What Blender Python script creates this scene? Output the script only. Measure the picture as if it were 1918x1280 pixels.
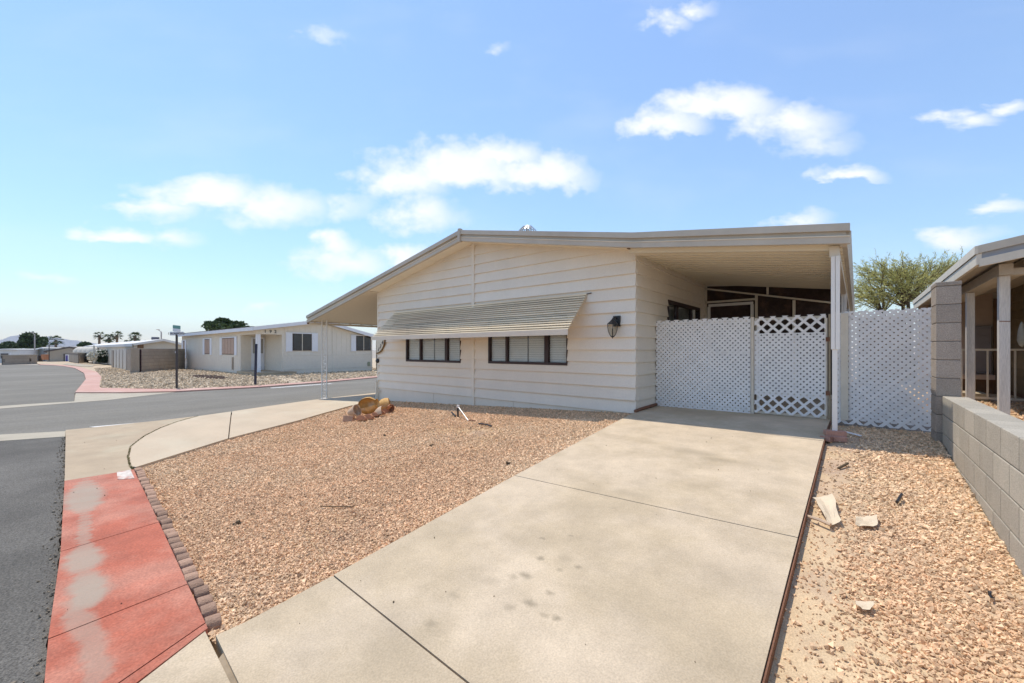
import bpy, bmesh, math, random
import numpy as np
from mathutils import Vector, Matrix
from mathutils.geometry import tessellate_polygon

R = math.radians
for o in list(bpy.data.objects):
    bpy.data.objects.remove(o, do_unlink=True)
scene = bpy.context.scene
COL = scene.collection

# ------------------------------------------------------------------ camera
# x runs along the front gable (to the right), y runs back along the house, z = 0 is the near street
F, CX, HY = 775.0, 959.0, 656.0
CAM = (2.747, -6.404, 1.55)
YAW = R(39.8)
cam = bpy.data.cameras.new('camera')
cam.sensor_width = 36.0
cam.lens = F / 1918 * 36
cam.shift_y = (HY - 640) / 1918
cam.clip_start = 0.05
cam.clip_end = 20000
cam_ob = bpy.data.objects.new('camera', cam)
cam_ob.location = CAM
cam_ob.rotation_euler = (R(90), 0, YAW)
COL.objects.link(cam_ob)
scene.camera = cam_ob

# ------------------------------------------------------------------ sun, sky, exposure
TO_SUN = Vector((-0.40, 0.035, 1.0)).normalized()
sun = bpy.data.lights.new('sun', 'SUN')
sun.energy = SUN_E = 2.45
sun.angle = R(0.53)
sun.color = (1.0, 0.93, 0.82)
sun_ob = bpy.data.objects.new('sun', sun)
sun_ob.rotation_euler = TO_SUN.to_track_quat('Z', 'Y').to_euler()
sun_ob.location = (0, 0, 30)
COL.objects.link(sun_ob)

vs = scene.view_settings
vs.view_transform = 'Standard'
vs.look = 'None'
vs.gamma = 1.0
vs.use_curve_mapping = False
vs.exposure = 0.72
SKY_S = 0.115

FW = (-math.sin(YAW), math.cos(YAW))
RT = (math.cos(YAW), math.sin(YAW))


def ray(px, py):
    u = (px - CX) / F
    return (FW[0] + RT[0] * u, FW[1] + RT[1] * u, (HY - py) / F)


def at_d(px, py, d):
    r = ray(px, py)
    return tuple(CAM[i] + r[i] * d for i in range(3))


def at_z(px, py, z):
    return at_d(px, py, (z - CAM[2]) / ray(px, py)[2])


def at_Y(px, py, Y):
    return at_d(px, py, (Y - CAM[1]) / ray(px, py)[1])


def at_X(px, py, X):
    return at_d(px, py, (X - CAM[0]) / ray(px, py)[0])


world = bpy.data.worlds.new('World')
scene.world = world
world.use_nodes = True
wt = world.node_tree
wt.nodes.clear()


def wn(t, **k):
    n = wt.nodes.new(t)
    for a, b in k.items():
        setattr(n, a, b)
    return n


def wmath(op, a, b=None, c=None, clamp=False):
    n = wn('ShaderNodeMath', operation=op, use_clamp=clamp)
    for i, v in enumerate((a, b, c)):
        if v is None:
            continue
        if isinstance(v, (int, float)):
            n.inputs[i].default_value = v
        else:
            wt.links.new(v, n.inputs[i])
    return n.outputs[0]


sky = wn('ShaderNodeTexSky', sky_type='NISHITA')
sky.sun_disc = False
sky.sun_elevation = math.asin(TO_SUN.z)
sky.sun_rotation = math.atan2(TO_SUN.x, TO_SUN.y)
sky.altitude = 400
sky.air_density = 1.6
sky.dust_density = 0.1
sky.ozone_density = 10.0
tc = wn('ShaderNodeTexCoord')
sep = wn('ShaderNodeSeparateXYZ')
wt.links.new(tc.outputs['Generated'], sep.inputs[0])
az = wmath('ARCTAN2', sep.outputs[0], sep.outputs[1])
dotf = wn('ShaderNodeVectorMath', operation='DOT_PRODUCT')
wt.links.new(tc.outputs['Generated'], dotf.inputs[0])
dotf.inputs[1].default_value = (FW[0], FW[1], 0)
# height coordinate whose level lines stay straight over the roofs (flat cloud bases)
el = wmath('DIVIDE', sep.outputs[2], wmath('SQRT', wmath('MULTIPLY_ADD', dotf.outputs['Value'], dotf.outputs['Value'], .06)))


def elev(r):
    return r.z / math.sqrt((r.x * FW[0] + r.y * FW[1]) ** 2 + .06)


# directions of the fair-weather clouds: azimuth, elevation, half width, density
clouds = []
ASP = 2.15
for c in [(385, 372, 120, 1.0), (290, 392, 80, .8), (520, 388, 110, .8), (640, 385, 80, .5),
          (215, 445, 75, .95), (320, 445, 80, .62), (850, 318, 130, 1.0), (760, 335, 105, .85),
          (1010, 335, 115, .95), (930, 298, 90, .9), (790, 400, 95, .75), (625, 455, 55, .85), (640, 492, 95, .8),
          (755, 480, 60, .85), (1340, 205, 135, 1.0), (1240, 240, 105, .9), (1480, 232, 125, .85),
          (1530, 268, 100, .55), (1590, 330, 78, .95), (1790, 222, 85, .75), (1890, 202, 70, .75),
          (1250, 40, 55, .62), (1300, 18, 50, .58), (610, 66, 58, .42), (935, 95, 34, .36),
          (1790, 442, 105, .85), (1880, 385, 80, .7), (1510, 412, 70, .7), (90, 515, 70, .5), (500, 577, 36, .5)]:
    px, py, rx, amp = c
    r = Vector(ray(px, py)).normalized()
    a = math.atan2(r.x, r.y)
    r2 = Vector(ray(px + rx, py)).normalized()
    clouds.append((a, elev(r), 1.27 * max(abs(math.atan2(r2.x, r2.y) - a), .03), amp))
rc = random.Random(5)
for k in range(14):            # the same kind of clouds on the rest of the sky
    a = .62 + (k + rc.random() * .6) * .29
    if a > math.pi:
        a -= 2 * math.pi
    clouds.append((a, rc.uniform(.1, .75), rc.uniform(.1, .24), rc.uniform(.6, 1.0)))
comb = wn('ShaderNodeCombineXYZ')
wt.links.new(az, comb.inputs[0])
wt.links.new(wmath('MULTIPLY', el, ASP), comb.inputs[1])
comb2 = wn('ShaderNodeCombineXYZ')
wt.links.new(az, comb2.inputs[0])
wt.links.new(wmath('MULTIPLY', el, 1.25), comb2.inputs[1])
warp = wn('ShaderNodeTexNoise')
warp.inputs['Scale'].default_value = 10
warp.inputs['Detail'].default_value = 5
warp.inputs['Roughness'].default_value = .6
wt.links.new(comb2.outputs[0], warp.inputs['Vector'])
wv = wn('ShaderNodeVectorMath', operation='MULTIPLY_ADD')
wt.links.new(warp.outputs['Color'], wv.inputs[0])
wv.inputs[1].default_value = (.13, .20, 0)
wt.links.new(comb.outputs[0], wv.inputs[2])
wsep = wn('ShaderNodeSeparateXYZ')
wt.links.new(wv.outputs[0], wsep.inputs[0])
acc = None
for (a, e, ra, amp) in clouds:
    s3 = wn('ShaderNodeVectorMath', operation='DISTANCE')
    wt.links.new(wv.outputs[0], s3.inputs[0])
    s3.inputs[1].default_value = (a + .065, e * ASP + .10, 0.0)
    m = wmath('MULTIPLY_ADD', s3.outputs['Value'], -amp / ra, amp)
    if amp >= .9:          # the big heaps have flat bases
        m = wmath('MINIMUM', m, wmath('MULTIPLY_ADD', wsep.outputs[1], amp * 1.9 / ra, -amp * 1.9 / ra * (e * ASP + .10 - ra * .50)))
    acc = m if acc is None else wmath('MAXIMUM', acc, m)
n2 = wn('ShaderNodeTexNoise')
n2.inputs['Scale'].default_value = 20
n2.inputs['Detail'].default_value = 6
n2.inputs['Roughness'].default_value = .6
wt.links.new(comb2.outputs[0], n2.inputs['Vector'])
dens = wmath('MULTIPLY_ADD', n2.outputs['Fac'], .75, acc)
mr = wn('ShaderNodeMapRange', interpolation_type='SMOOTHSTEP')
mr.inputs['From Min'].default_value = .30
mr.inputs['From Max'].default_value = 1.22
wt.links.new(dens, mr.inputs['Value'])
wisp = wn('ShaderNodeTexNoise')
wisp.inputs['Scale'].default_value = 3.2
wisp.inputs['Detail'].default_value = 5
wt.links.new(comb.outputs[0], wisp.inputs['Vector'])
ws = wn('ShaderNodeMapRange', interpolation_type='SMOOTHSTEP')
ws.inputs['From Min'].default_value = .45
ws.inputs['From Max'].default_value = .8
ws.inputs['To Min'].default_value = .10
ws.inputs['To Max'].default_value = .20
wt.links.new(wisp.outputs['Fac'], ws.inputs['Value'])
cl = wmath('MAXIMUM', wmath('MULTIPLY', mr.outputs[0], .93), ws.outputs[0])
mix = wn('ShaderNodeMix', data_type='RGBA')
wt.links.new(cl, mix.inputs['Factor'])
wt.links.new(sky.outputs[0], mix.inputs['A'])
mix.inputs['B'].default_value = (6.0, 6.05, 6.2, 1)
bg = wn('ShaderNodeBackground')
bg.inputs['Strength'].default_value = SKY_S
wt.links.new(mix.outputs['Result'], bg.inputs['Color'])
wo = wn('ShaderNodeOutputWorld')
wt.links.new(bg.outputs[0], wo.inputs[0])

# ------------------------------------------------------------------ ground height
TTx = [-200, -100, -40, -20, -14, -10.7, -7.33, 0, 4]
TTz = [-1.5, -.8, -.25, -.2, -.13, -.03, .17, .533, .56]
BBx = [-200, -100, -40, -20, -14, -10.7, -6, 10]
BBz = [-1.5, -.8, -.25, -.2, -.13, -.03, .04, .04]


def zg(X, Y):
    k = np.clip((np.asarray(Y, float) + 5.6) / 5.6, 0, 1)
    return np.interp(X, BBx, BBz) * (1 - k) + np.interp(X, TTx, TTz) * k


def gz(X, Y):
    return float(zg(X, Y))


def gnd(px, py, off=0.0):
    z = 0.0
    for i in range(120):
        p = at_z(px, py, z + off)
        z = .7 * z + .3 * gz(p[0], p[1])
    return (p[0], p[1], z + off)


# ------------------------------------------------------------------ materials
MATS = {}


def M(name, col, rough=.8, var=.12, scale=5.0, bump=.15, bscale=80.0, rnd=0.0, col2=None, metal=0.0, spec=.35,
      stretch=(1, 1, 1), c2lo=.45, c2hi=.7, trans=0.0, fine=.0, island=0.0):
    if name in MATS:
        return MATS[name]
    m = bpy.data.materials.new(name)
    m.use_nodes = True
    t = m.node_tree
    b = t.nodes['Principled BSDF']
    b.inputs['Roughness'].default_value = rough
    b.inputs['Metallic'].default_value = metal
    b.inputs['Specular IOR Level'].default_value = spec
    geo = t.nodes.new('ShaderNodeNewGeometry')
    vm = t.nodes.new('ShaderNodeVectorMath')
    vm.operation = 'MULTIPLY'
    vm.inputs[1].default_value = stretch
    t.links.new(geo.outputs['Position'], vm.inputs[0])
    P = vm.outputs[0]
    n1 = t.nodes.new('ShaderNodeTexNoise')
    n1.inputs['Scale'].default_value = scale
    n1.inputs['Detail'].default_value = 6
    n1.inputs['Roughness'].default_value = .65
    t.links.new(P, n1.inputs['Vector'])
    val = t.nodes.new('ShaderNodeMapRange')
    val.inputs['From Min'].default_value = .25
    val.inputs['From Max'].default_value = .75
    val.inputs['To Min'].default_value = 1 - var
    val.inputs['To Max'].default_value = 1 + var
    t.links.new(n1.outputs['Fac'], val.inputs['Value'])
    v = val.outputs[0]

    def mul(a, bb):
        n = t.nodes.new('ShaderNodeMath')
        n.operation = 'MULTIPLY'
        t.links.new(a, n.inputs[0])
        t.links.new(bb, n.inputs[1])
        return n.outputs[0]
    if rnd:
        oi = t.nodes.new('ShaderNodeObjectInfo')
        r_ = t.nodes.new('ShaderNodeMapRange')
        r_.inputs['To Min'].default_value = 1 - rnd
        r_.inputs['To Max'].default_value = 1 + rnd
        t.links.new(oi.outputs['Random'], r_.inputs['Value'])
        v = mul(v, r_.outputs[0])
    if island:
        r_ = t.nodes.new('ShaderNodeMapRange')
        r_.inputs['To Min'].default_value = 1 - island
        r_.inputs['To Max'].default_value = 1 + island
        t.links.new(geo.outputs['Random Per Island'], r_.inputs['Value'])
        v = mul(v, r_.outputs[0])
    nf = t.nodes.new('ShaderNodeTexNoise')
    nf.inputs['Scale'].default_value = bscale
    nf.inputs['Detail'].default_value = 4
    t.links.new(P, nf.inputs['Vector'])
    if fine:
        r_ = t.nodes.new('ShaderNodeMapRange')
        r_.inputs['From Min'].default_value = .3
        r_.inputs['From Max'].default_value = .7
        r_.inputs['To Min'].default_value = 1 - fine
        r_.inputs['To Max'].default_value = 1 + fine
        t.links.new(nf.outputs['Fac'], r_.inputs['Value'])
        v = mul(v, r_.outputs[0])
    base = t.nodes.new('ShaderNodeRGB')
    base.outputs[0].default_value = (*col, 1)
    cur = base.outputs[0]
    if col2:
        n3 = t.nodes.new('ShaderNodeTexNoise')
        n3.inputs['Scale'].default_value = scale * .37
        n3.inputs['Detail'].default_value = 7
        n3.inputs['Roughness'].default_value = .6
        t.links.new(P, n3.inputs['Vector'])
        f = t.nodes.new('ShaderNodeMapRange')
        f.interpolation_type = 'SMOOTHSTEP'
        f.inputs['From Min'].default_value = c2lo
        f.inputs['From Max'].default_value = c2hi
        t.links.new(n3.outputs['Fac'], f.inputs['Value'])
        mx = t.nodes.new('ShaderNodeMix')
        mx.data_type = 'RGBA'
        t.links.new(f.outputs[0], mx.inputs['Factor'])
        t.links.new(cur, mx.inputs['A'])
        mx.inputs['B'].default_value = (*col2, 1)
        cur = mx.outputs['Result']
    sc = t.nodes.new('ShaderNodeVectorMath')
    sc.operation = 'SCALE'
    t.links.new(cur, sc.inputs[0])
    t.links.new(v, sc.inputs['Scale'])
    t.links.new(sc.outputs[0], b.inputs['Base Color'])
    if bump:
        bp = t.nodes.new('ShaderNodeBump')
        bp.inputs['Strength'].default_value = bump
        bp.inputs['Distance'].default_value = .01
        t.links.new(nf.outputs['Fac'], bp.inputs['Height'])
        t.links.new(bp.outputs[0], b.inputs['Normal'])
    if trans:
        tr = t.nodes.new('ShaderNodeBsdfTranslucent')
        t.links.new(sc.outputs[0], tr.inputs['Color'])
        ms = t.nodes.new('ShaderNodeMixShader')
        ms.inputs[0].default_value = trans
        t.links.new(b.outputs[0], ms.inputs[1])
        t.links.new(tr.outputs[0], ms.inputs[2])
        t.links.new(ms.outputs[0], t.nodes['Material Output'].inputs[0])
    m['color_socket'] = 1
    MATS[name] = m
    return m


def blobs_into(m, spots, col, strength=1.0, edge=.45, wob=.05, wscale=18.0):
    """mix another colour into a material in roundish worn patches / stains of their own shape (x, y, rx, ry, strength)"""
    t = m.node_tree
    b = t.nodes['Principled BSDF']
    src = b.inputs['Base Color'].links[0].from_socket
    geo = t.nodes.new('ShaderNodeNewGeometry')
    nz = t.nodes.new('ShaderNodeTexNoise')
    nz.inputs['Scale'].default_value = wscale
    nz.inputs['Detail'].default_value = 5
    t.links.new(geo.outputs['Position'], nz.inputs['Vector'])
    ma = t.nodes.new('ShaderNodeVectorMath')
    ma.operation = 'MULTIPLY_ADD'
    ma.inputs[1].default_value = (wob, wob, 0)
    t.links.new(nz.outputs['Color'], ma.inputs[0])
    t.links.new(geo.outputs['Position'], ma.inputs[2])
    acc = None
    for (x, y, rx, ry, s) in spots:
        s1 = t.nodes.new('ShaderNodeVectorMath')
        s1.operation = 'SUBTRACT'
        t.links.new(ma.outputs[0], s1.inputs[0])
        s1.inputs[1].default_value = (x + wob / 2, y + wob / 2, 0)
        s2 = t.nodes.new('ShaderNodeVectorMath')
        s2.operation = 'MULTIPLY'
        t.links.new(s1.outputs[0], s2.inputs[0])
        s2.inputs[1].default_value = (1 / rx, 1 / ry, 0)
        s3 = t.nodes.new('ShaderNodeVectorMath')
        s3.operation = 'LENGTH'
        t.links.new(s2.outputs[0], s3.inputs[0])
        f = t.nodes.new('ShaderNodeMapRange')
        f.interpolation_type = 'SMOOTHSTEP'
        f.inputs['From Min'].default_value = 1.0 + edge * .4
        f.inputs['From Max'].default_value = 1.0 - edge
        f.inputs['To Max'].default_value = s * strength
        t.links.new(s3.outputs['Value'], f.inputs['Value'])
        if acc is None:
            acc = f.outputs[0]
        else:
            mxn = t.nodes.new('ShaderNodeMath')
            mxn.operation = 'MAXIMUM'
            t.links.new(acc, mxn.inputs[0])
            t.links.new(f.outputs[0], mxn.inputs[1])
            acc = mxn.outputs[0]
    mx = t.nodes.new('ShaderNodeMix')
    mx.data_type = 'RGBA'
    t.links.new(acc, mx.inputs['Factor'])
    t.links.new(src, mx.inputs['A'])
    mx.inputs['B'].default_value = (*col, 1)
    t.links.new(mx.outputs['Result'], b.inputs['Base Color'])


def glass_mat(name, tint=(.8, .85, .85), rough=.02, clear=.9):
    m = bpy.data.materials.new(name)
    m.use_nodes = True
    t = m.node_tree
    t.nodes.remove(t.nodes['Principled BSDF'])
    fr = t.nodes.new('ShaderNodeLayerWeight')
    fr.inputs[0].default_value = .5
    pw = t.nodes.new('ShaderNodeMath')
    pw.operation = 'POWER'
    pw.inputs[1].default_value = 4.0
    t.links.new(fr.outputs['Facing'], pw.inputs[0])
    tr = t.nodes.new('ShaderNodeBsdfTransparent')
    tr.inputs[0].default_value = (*[c * clear for c in tint], 1)
    gl = t.nodes.new('ShaderNodeBsdfGlossy')
    gl.inputs['Roughness'].default_value = rough
    ms = t.nodes.new('ShaderNodeMixShader')
    mp = t.nodes.new('ShaderNodeMath')
    mp.operation = 'MULTIPLY_ADD'
    mp.inputs[1].default_value = .7
    mp.inputs[2].default_value = .035
    t.links.new(pw.outputs[0], mp.inputs[0])
    t.links.new(mp.outputs[0], ms.inputs[0])
    t.links.new(tr.outputs[0], ms.inputs[1])
    t.links.new(gl.outputs[0], ms.inputs[2])
    t.links.new(ms.outputs[0], t.nodes['Material Output'].inputs[0])
    MATS[name] = m
    return m


siding_m = M('painted_siding', (.78, .70, .585), .72, .05, 1.6, .06, 55, rnd=.035, stretch=(1, 1, .6), fine=.03, col2=(.74, .655, .53), c2lo=.5, c2hi=.8)
trim_m = M('painted_trim', (.78, .70, .58), .65, .05, 4, .06, 60, rnd=.02)
fascia_m = M('fascia_metal', (.53, .46, .365), .5, .07, 3, .08, 40, spec=.5, col2=(.47, .40, .31))
soffit_m = M('soffit', (.80, .71, .56), .8, .05, 3, .05, 60)
pan_m = M('carport_pan', (.72, .64, .49), .5, .06, 3.0, .0, 30, spec=.4, stretch=(.15, 4, 1))
canopy_m = M('canopy_pan', (.72, .62, .48), .8, .06, 14, .25, 180)
frame_m = M('bronze_frame', (.045, .026, .024), .45, .1, 8, .03, 60)
awn_m = M('awning_metal', (.80, .68, .49), .6, .10, 2.5, .03, 30, spec=.25, stretch=(.3, 2, 2), rnd=.16, col2=(.55, .45, .33), c2lo=.48, c2hi=.75)
hem_m = M('awning_hem', (.71, .62, .50), .5, .06, 3, .03, 40)
blind_m = M('blind_slats', (.80, .78, .74), .6, .04, 6, .0, 20)
dark_m = M('interior_shade', (.03, .027, .024), .95, .2, 3, 0, 20)  # near-black colour stands in for the shade of unlit interiors
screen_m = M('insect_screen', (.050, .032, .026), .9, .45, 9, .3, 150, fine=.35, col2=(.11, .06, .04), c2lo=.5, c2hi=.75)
whitem = M('white_paint', (.78, .74, .68), .6, .05, 6, .05, 80, rnd=.03)
lattice_m = M('white_lattice', (.82, .785, .75), .55, .04, 5, .05, 90, rnd=.05)
cream_m = M('cream_metal', (.68, .60, .48), .55, .08, 7, .06, 60)
concrete_m = M('driveway_concrete', (.49, .385, .255), .88, .17, 3.0, .35, 110, fine=.13, col2=(.565, .45, .315), c2lo=.40, c2hi=.62)
oldconc_m = M('kerb_concrete', (.43, .33, .22), .9, .12, 2.5, .25, 120, fine=.08, col2=(.46, .385, .265))
xdrive_m = M('side_drive_concrete', (.52, .41, .285), .88, .10, 1.6, .15, 120, fine=.05, col2=(.55, .47, .34), stretch=(.5, 1, 1))
redkerb_m = M('red_kerb_paint', (.41, .112, .062), .8, .22, 4.0, .3, 70, fine=.2, col2=(.46, .185, .12), c2lo=.40, c2hi=.62)
pinkkerb_m = M('faded_red_kerb', (.52, .30, .235), .85, .1, 1.5, .1, 60, fine=.06, col2=(.55, .37, .30))
asphalt_m = M('asphalt', (.118, .107, .09), .93, .18, 1.3, .9, 110, fine=.5, col2=(.16, .146, .124), c2lo=.4, c2hi=.7)
xasphalt_m = M('cross_street_asphalt', (.185, .167, .135), .92, .16, .7, .6, 70, fine=.28, col2=(.225, .205, .17), stretch=(1, .35, 1))
gutter_m = M('gutter_concrete', (.42, .365, .275), .9, .12, 2, .2, 110, fine=.07)
dirt_m = M('yard_dirt', (.54, .365, .205), .95, .2, 4, .6, 140, fine=.28, col2=(.42, .29, .20))
sand_m = M('sandy_soil', (.60, .44, .265), .95, .15, 3, .5, 120, fine=.2, col2=(.47, .33, .23))
gravel_m = M('pink_gravel', (.69, .45, .265), .85, .1, .8, .1, 90, island=.38, col2=(.73, .52, .325), c2lo=.42, c2hi=.62)
gravelb_m = M('grey_gravel', (.53, .42, .29), .9, .1, .6, .1, 60, island=.45)
greydirt_m = M('grey_gravel_ground', (.50, .395, .27), .95, .25, 2.5, .6, 25, fine=.35)
land_m = M('land', (.36, .31, .25), .95, .25, .3, .4, 8, fine=.2)
block_m = M('concrete_block', (.37, .31, .255), .93, .12, 5, .75, 120, rnd=.13, fine=.26)
cap_m = M('wall_block', (.42, .375, .30), .93, .10, 4, .55, 120, rnd=.12, fine=.2)
mortar_m = M('mortar', (.22, .19, .16), .95, .1, 5, .3, 80)
brick_m = M('red_brick', (.42, .235, .175), .9, .2, 9, .4, 110, rnd=.18, fine=.15)
edger_m = M('edging_brick', (.37, .23, .155), .9, .22, 8, .6, 110, rnd=.25, fine=.16)
black_m = M('black_metal', (.02, .02, .022), .35, .1, 8, .05, 60, spec=.5)
terra_m = M('terracotta', (.43, .20, .11), .85, .15, 9, .25, 90, fine=.1)
ochre_m = M('ochre_glaze', (.62, .36, .12), .7, .2, 7, .25, 90, col2=(.66, .50, .33), c2lo=.42, c2hi=.62)
shard_m = M('pale_clay', (.56, .40, .27), .85, .12, 8, .2, 90, fine=.08)
rust_m = M('rusty_metal', (.20, .095, .055), .85, .3, 12, .5, 90, fine=.2)
paper_m = M('tan_paper', (.66, .53, .37), .85, .08, 9, .15, 50)
wood_m = M('weathered_white_wood', (.66, .61, .55), .8, .10, 2.5, .5, 30, stretch=(6, 6, .5), col2=(.44, .41, .38), c2lo=.52, c2hi=.75, fine=.12)
tanwood_m = M('tan_paint_wood', (.50, .44, .365), .8, .10, 3, .3, 40, stretch=(4, 1, 4), fine=.08)
brownwood_m = M('brown_wood', (.20, .12, .07), .85, .2, 4, .3, 50)
h2_m = M('pale_panel_siding', (.72, .655, .55), .8, .05, .5, .08, 8, fine=.03)
h2trim_m = M('white_shutter', (.76, .76, .78), .6, .04, 2, .04, 30)
tanh_m = M('tan_house', (.37, .32, .255), .85, .08, .5, .1, 10)
creamh_m = M('cream_house', (.60, .55, .465), .8, .07, .4, .06, 8)
whiteh_m = M('white_house', (.70, .69, .675), .75, .07, .4, .05, 8)
roofw_m = M('white_roof', (.70, .68, .64), .7, .08, .5, .1, 8)
shingle_m = M('dark_roof_edge', (.10, .085, .08), .8, .2, 2, .1, 20)
drape_m = M('pink_drape', (.47, .335, .26), .8, .1, 4, .1, 40)
farblock_m = M('far_block', (.36, .30, .235), .93, .12, .8, .3, 25, rnd=.06, fine=.15)
galv_m = M('galvanised', (.45, .46, .46), .4, .15, 9, .05, 60, metal=.7)
signgreen_m = M('sign_teal', (.10, .27, .24), .45, .15, 9, .02, 40)
signwhite_m = M('sign_white', (.72, .72, .74), .45, .05, 9, .02, 40)
signdark_m = M('sign_ink', (.06, .05, .075), .6, .1, 9, .02, 40)
bark_m = M('bark', (.12, .085, .05), .9, .3, 12, .6, 70)
glass_m = glass_mat('window_glass', (.95, .97, .97), .02, .97)
lampglass_m = glass_mat('lantern_glass', (.86, .84, .78), .25, .92)
leafpv_m = M('palo_verde_leaf', (.52, .49, .18), .75, .25, 1.5, 0, 20, island=.45, trans=.35)
leafdk_m = M('dark_leaf', (.055, .085, .03), .7, .25, .6, 0, 20, island=.5, trans=.25)
leafol_m = M('oleander_leaf', (.05, .085, .03), .7, .25, .8, 0, 20, island=.5, trans=.25)
flower_m = M('white_flower', (.78, .74, .62), .7, .1, 2, 0, 20)
palm_m = M('palm_frond', (.055, .085, .035), .65, .3, .8, 0, 20, island=.4, trans=.15)
ptrunk_m = M('palm_trunk', (.21, .15, .105), .9, .25, 3, .5, 20)
hill_m = M('mountain_rock', (.22, .19, .17), .95, .2, .004, 0, 1)
weed_m = M('weed', (.16, .15, .05), .8, .3, 9, 0, 20, island=.4)

# ------------------------------------------------------------------ mesh helpers


def wloc(p):
    v = Vector((0, 0, 0))
    while p is not None:
        v = v + p.location
        p = p.parent
    return v


def thing(name, loc, label=None, cat=None, group=None, kind=None):
    o = bpy.data.objects.new(name, None)
    o.empty_display_size = .1
    o.location = loc
    COL.objects.link(o)
    tag(o, label, cat, group, kind)
    return o


def tag(o, label=None, cat=None, group=None, kind=None):
    if label:
        o['label'] = label
    if cat:
        o['category'] = cat
    if group:
        o['group'] = group
    if kind:
        o['kind'] = kind
    return o


def link(name, me, m, parent=None, loc=None):
    if m is not None and len(me.materials) == 0:
        me.materials.append(m)
    o = bpy.data.objects.new(name, me)
    if parent is not None:
        o.parent = parent
    if loc is not None:
        o.location = Vector(loc) - wloc(parent)
    COL.objects.link(o)
    return o


class MB:
    def __init__(s):
        s.v = []
        s.f = []

    def add(s, vs_, fs):
        n = len(s.v)
        s.v += [tuple(p) for p in vs_]
        s.f += [tuple(i + n for i in f) for f in fs]
        return s

    def box(s, x0, x1, y0, y1, z0, z1):
        return s.add([(x0, y0, z0), (x1, y0, z0), (x1, y1, z0), (x0, y1, z0), (x0, y0, z1), (x1, y0, z1), (x1, y1, z1), (x0, y1, z1)],
                     [(0, 3, 2, 1), (4, 5, 6, 7), (0, 1, 5, 4), (1, 2, 6, 5), (2, 3, 7, 6), (3, 0, 4, 7)])

    def ext(s, pts, vec):
        n = len(pts)
        a = [Vector(p) for p in pts]
        b = [p + Vector(vec) for p in a]
        return s.add(a + b, [tuple(range(n))[::-1], tuple(range(n, 2 * n))] + [(i, (i + 1) % n, n + (i + 1) % n, n + i) for i in range(n)])

    def hexa(s, a, b):
        n = len(a)
        return s.add(list(a) + list(b), [tuple(range(n))[::-1], tuple(range(n, 2 * n))] + [(i, (i + 1) % n, n + (i + 1) % n, n + i) for i in range(n)])

    def tube(s, path, r, n=8, cap=True):
        path = [Vector(p) for p in path]
        rs = r if isinstance(r, (list, tuple)) else [r] * len(path)
        rings = []
        up = Vector((0, 0, 1))
        base = len(s.v)
        for i, p in enumerate(path):
            d = (path[min(i + 1, len(path) - 1)] - path[max(i - 1, 0)]).normalized()
            a = d.cross(up)
            if a.length < 1e-3:
                a = d.cross(Vector((1, 0, 0)))
            a.normalize()
            b = d.cross(a).normalized()
            for k in range(n):
                t = 2 * math.pi * k / n
                s.v.append(tuple(p + (a * math.cos(t) + b * math.sin(t)) * rs[i]))
        for i in range(len(path) - 1):
            for k in range(n):
                s.f.append((base + i * n + k, base + i * n + (k + 1) % n, base + (i + 1) * n + (k + 1) % n, base + (i + 1) * n + k))
        if cap:
            s.f.append(tuple(base + k for k in range(n))[::-1])
            e = base + (len(path) - 1) * n
            s.f.append(tuple(e + k for k in range(n)))
        return s

    def lathe(s, prof, c, n=16, a0=0, a1=2 * math.pi, mat=None):
        base = len(s.v)
        full = abs(a1 - a0 - 2 * math.pi) < 1e-6
        m = n if full else n + 1
        for (r, z) in prof:
            for k in range(m):
                t = a0 + (a1 - a0) * k / n
                p = Vector((r * math.cos(t), r * math.sin(t), z))
                if mat is not None:
                    p = mat @ p
                s.v.append(tuple(p + Vector(c)))
        for i in range(len(prof) - 1):
            for k in range(n):
                k2 = (k + 1) % m
                s.f.append((base + i * m + k, base + i * m + k2, base + (i + 1) * m + k2, base + (i + 1) * m + k))
        return s

    def mesh(s, name, off=(0, 0, 0), smooth=False, bevel=0.0, normals=True):
        me = bpy.data.meshes.new(name)
        o = Vector(off)
        me.from_pydata([tuple(Vector(p) - o) for p in s.v], [], s.f)
        if bevel or normals:
            bm = bmesh.new()
            bm.from_mesh(me)
            if normals:
                bmesh.ops.recalc_face_normals(bm, faces=bm.faces)
            if bevel:
                es = [e for e in bm.edges if len(e.link_faces) == 2 and e.calc_face_angle(0) > .5]
                bmesh.ops.bevel(bm, geom=es, offset=bevel, segments=2, profile=.6, affect='EDGES', clamp_overlap=True)
            bm.to_mesh(me)
            bm.free()
        if smooth:
            me.polygons.foreach_set('use_smooth', [True] * len(me.polygons))
        return me

    def build(s, name, m, parent=None, smooth=False, bevel=0.0, normals=True, base=None):
        if parent is not None:
            off_ = wloc(parent)
            return link(name, s.mesh(name, off_, smooth, bevel, normals), m, parent)
        b = Vector(base) if base is not None else Vector((0, 0, 0))
        o = link(name, s.mesh(name, b, smooth, bevel, normals), m)
        o.location = b
        return o


def box(name, x0, x1, y0, y1, z0, z1, m, parent=None, bevel=0.0):
    return MB().box(x0, x1, y0, y1, z0, z1).build(name, m, parent, bevel=bevel)


def clip_half(poly, a, b, c):
    """keep the part of a 2d polygon with a*x + b*y <= c"""
    out = []
    n = len(poly)
    for i in range(n):
        p, q = poly[i], poly[(i + 1) % n]
        dp, dq = a * p[0] + b * p[1] - c, a * q[0] + b * q[1] - c
        if dp <= 0:
            out.append(p)
        if (dp < 0 < dq) or (dq < 0 < dp):
            t = dp / (dp - dq)
            out.append((p[0] + (q[0] - p[0]) * t, p[1] + (q[1] - p[1]) * t))
    return out


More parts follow.
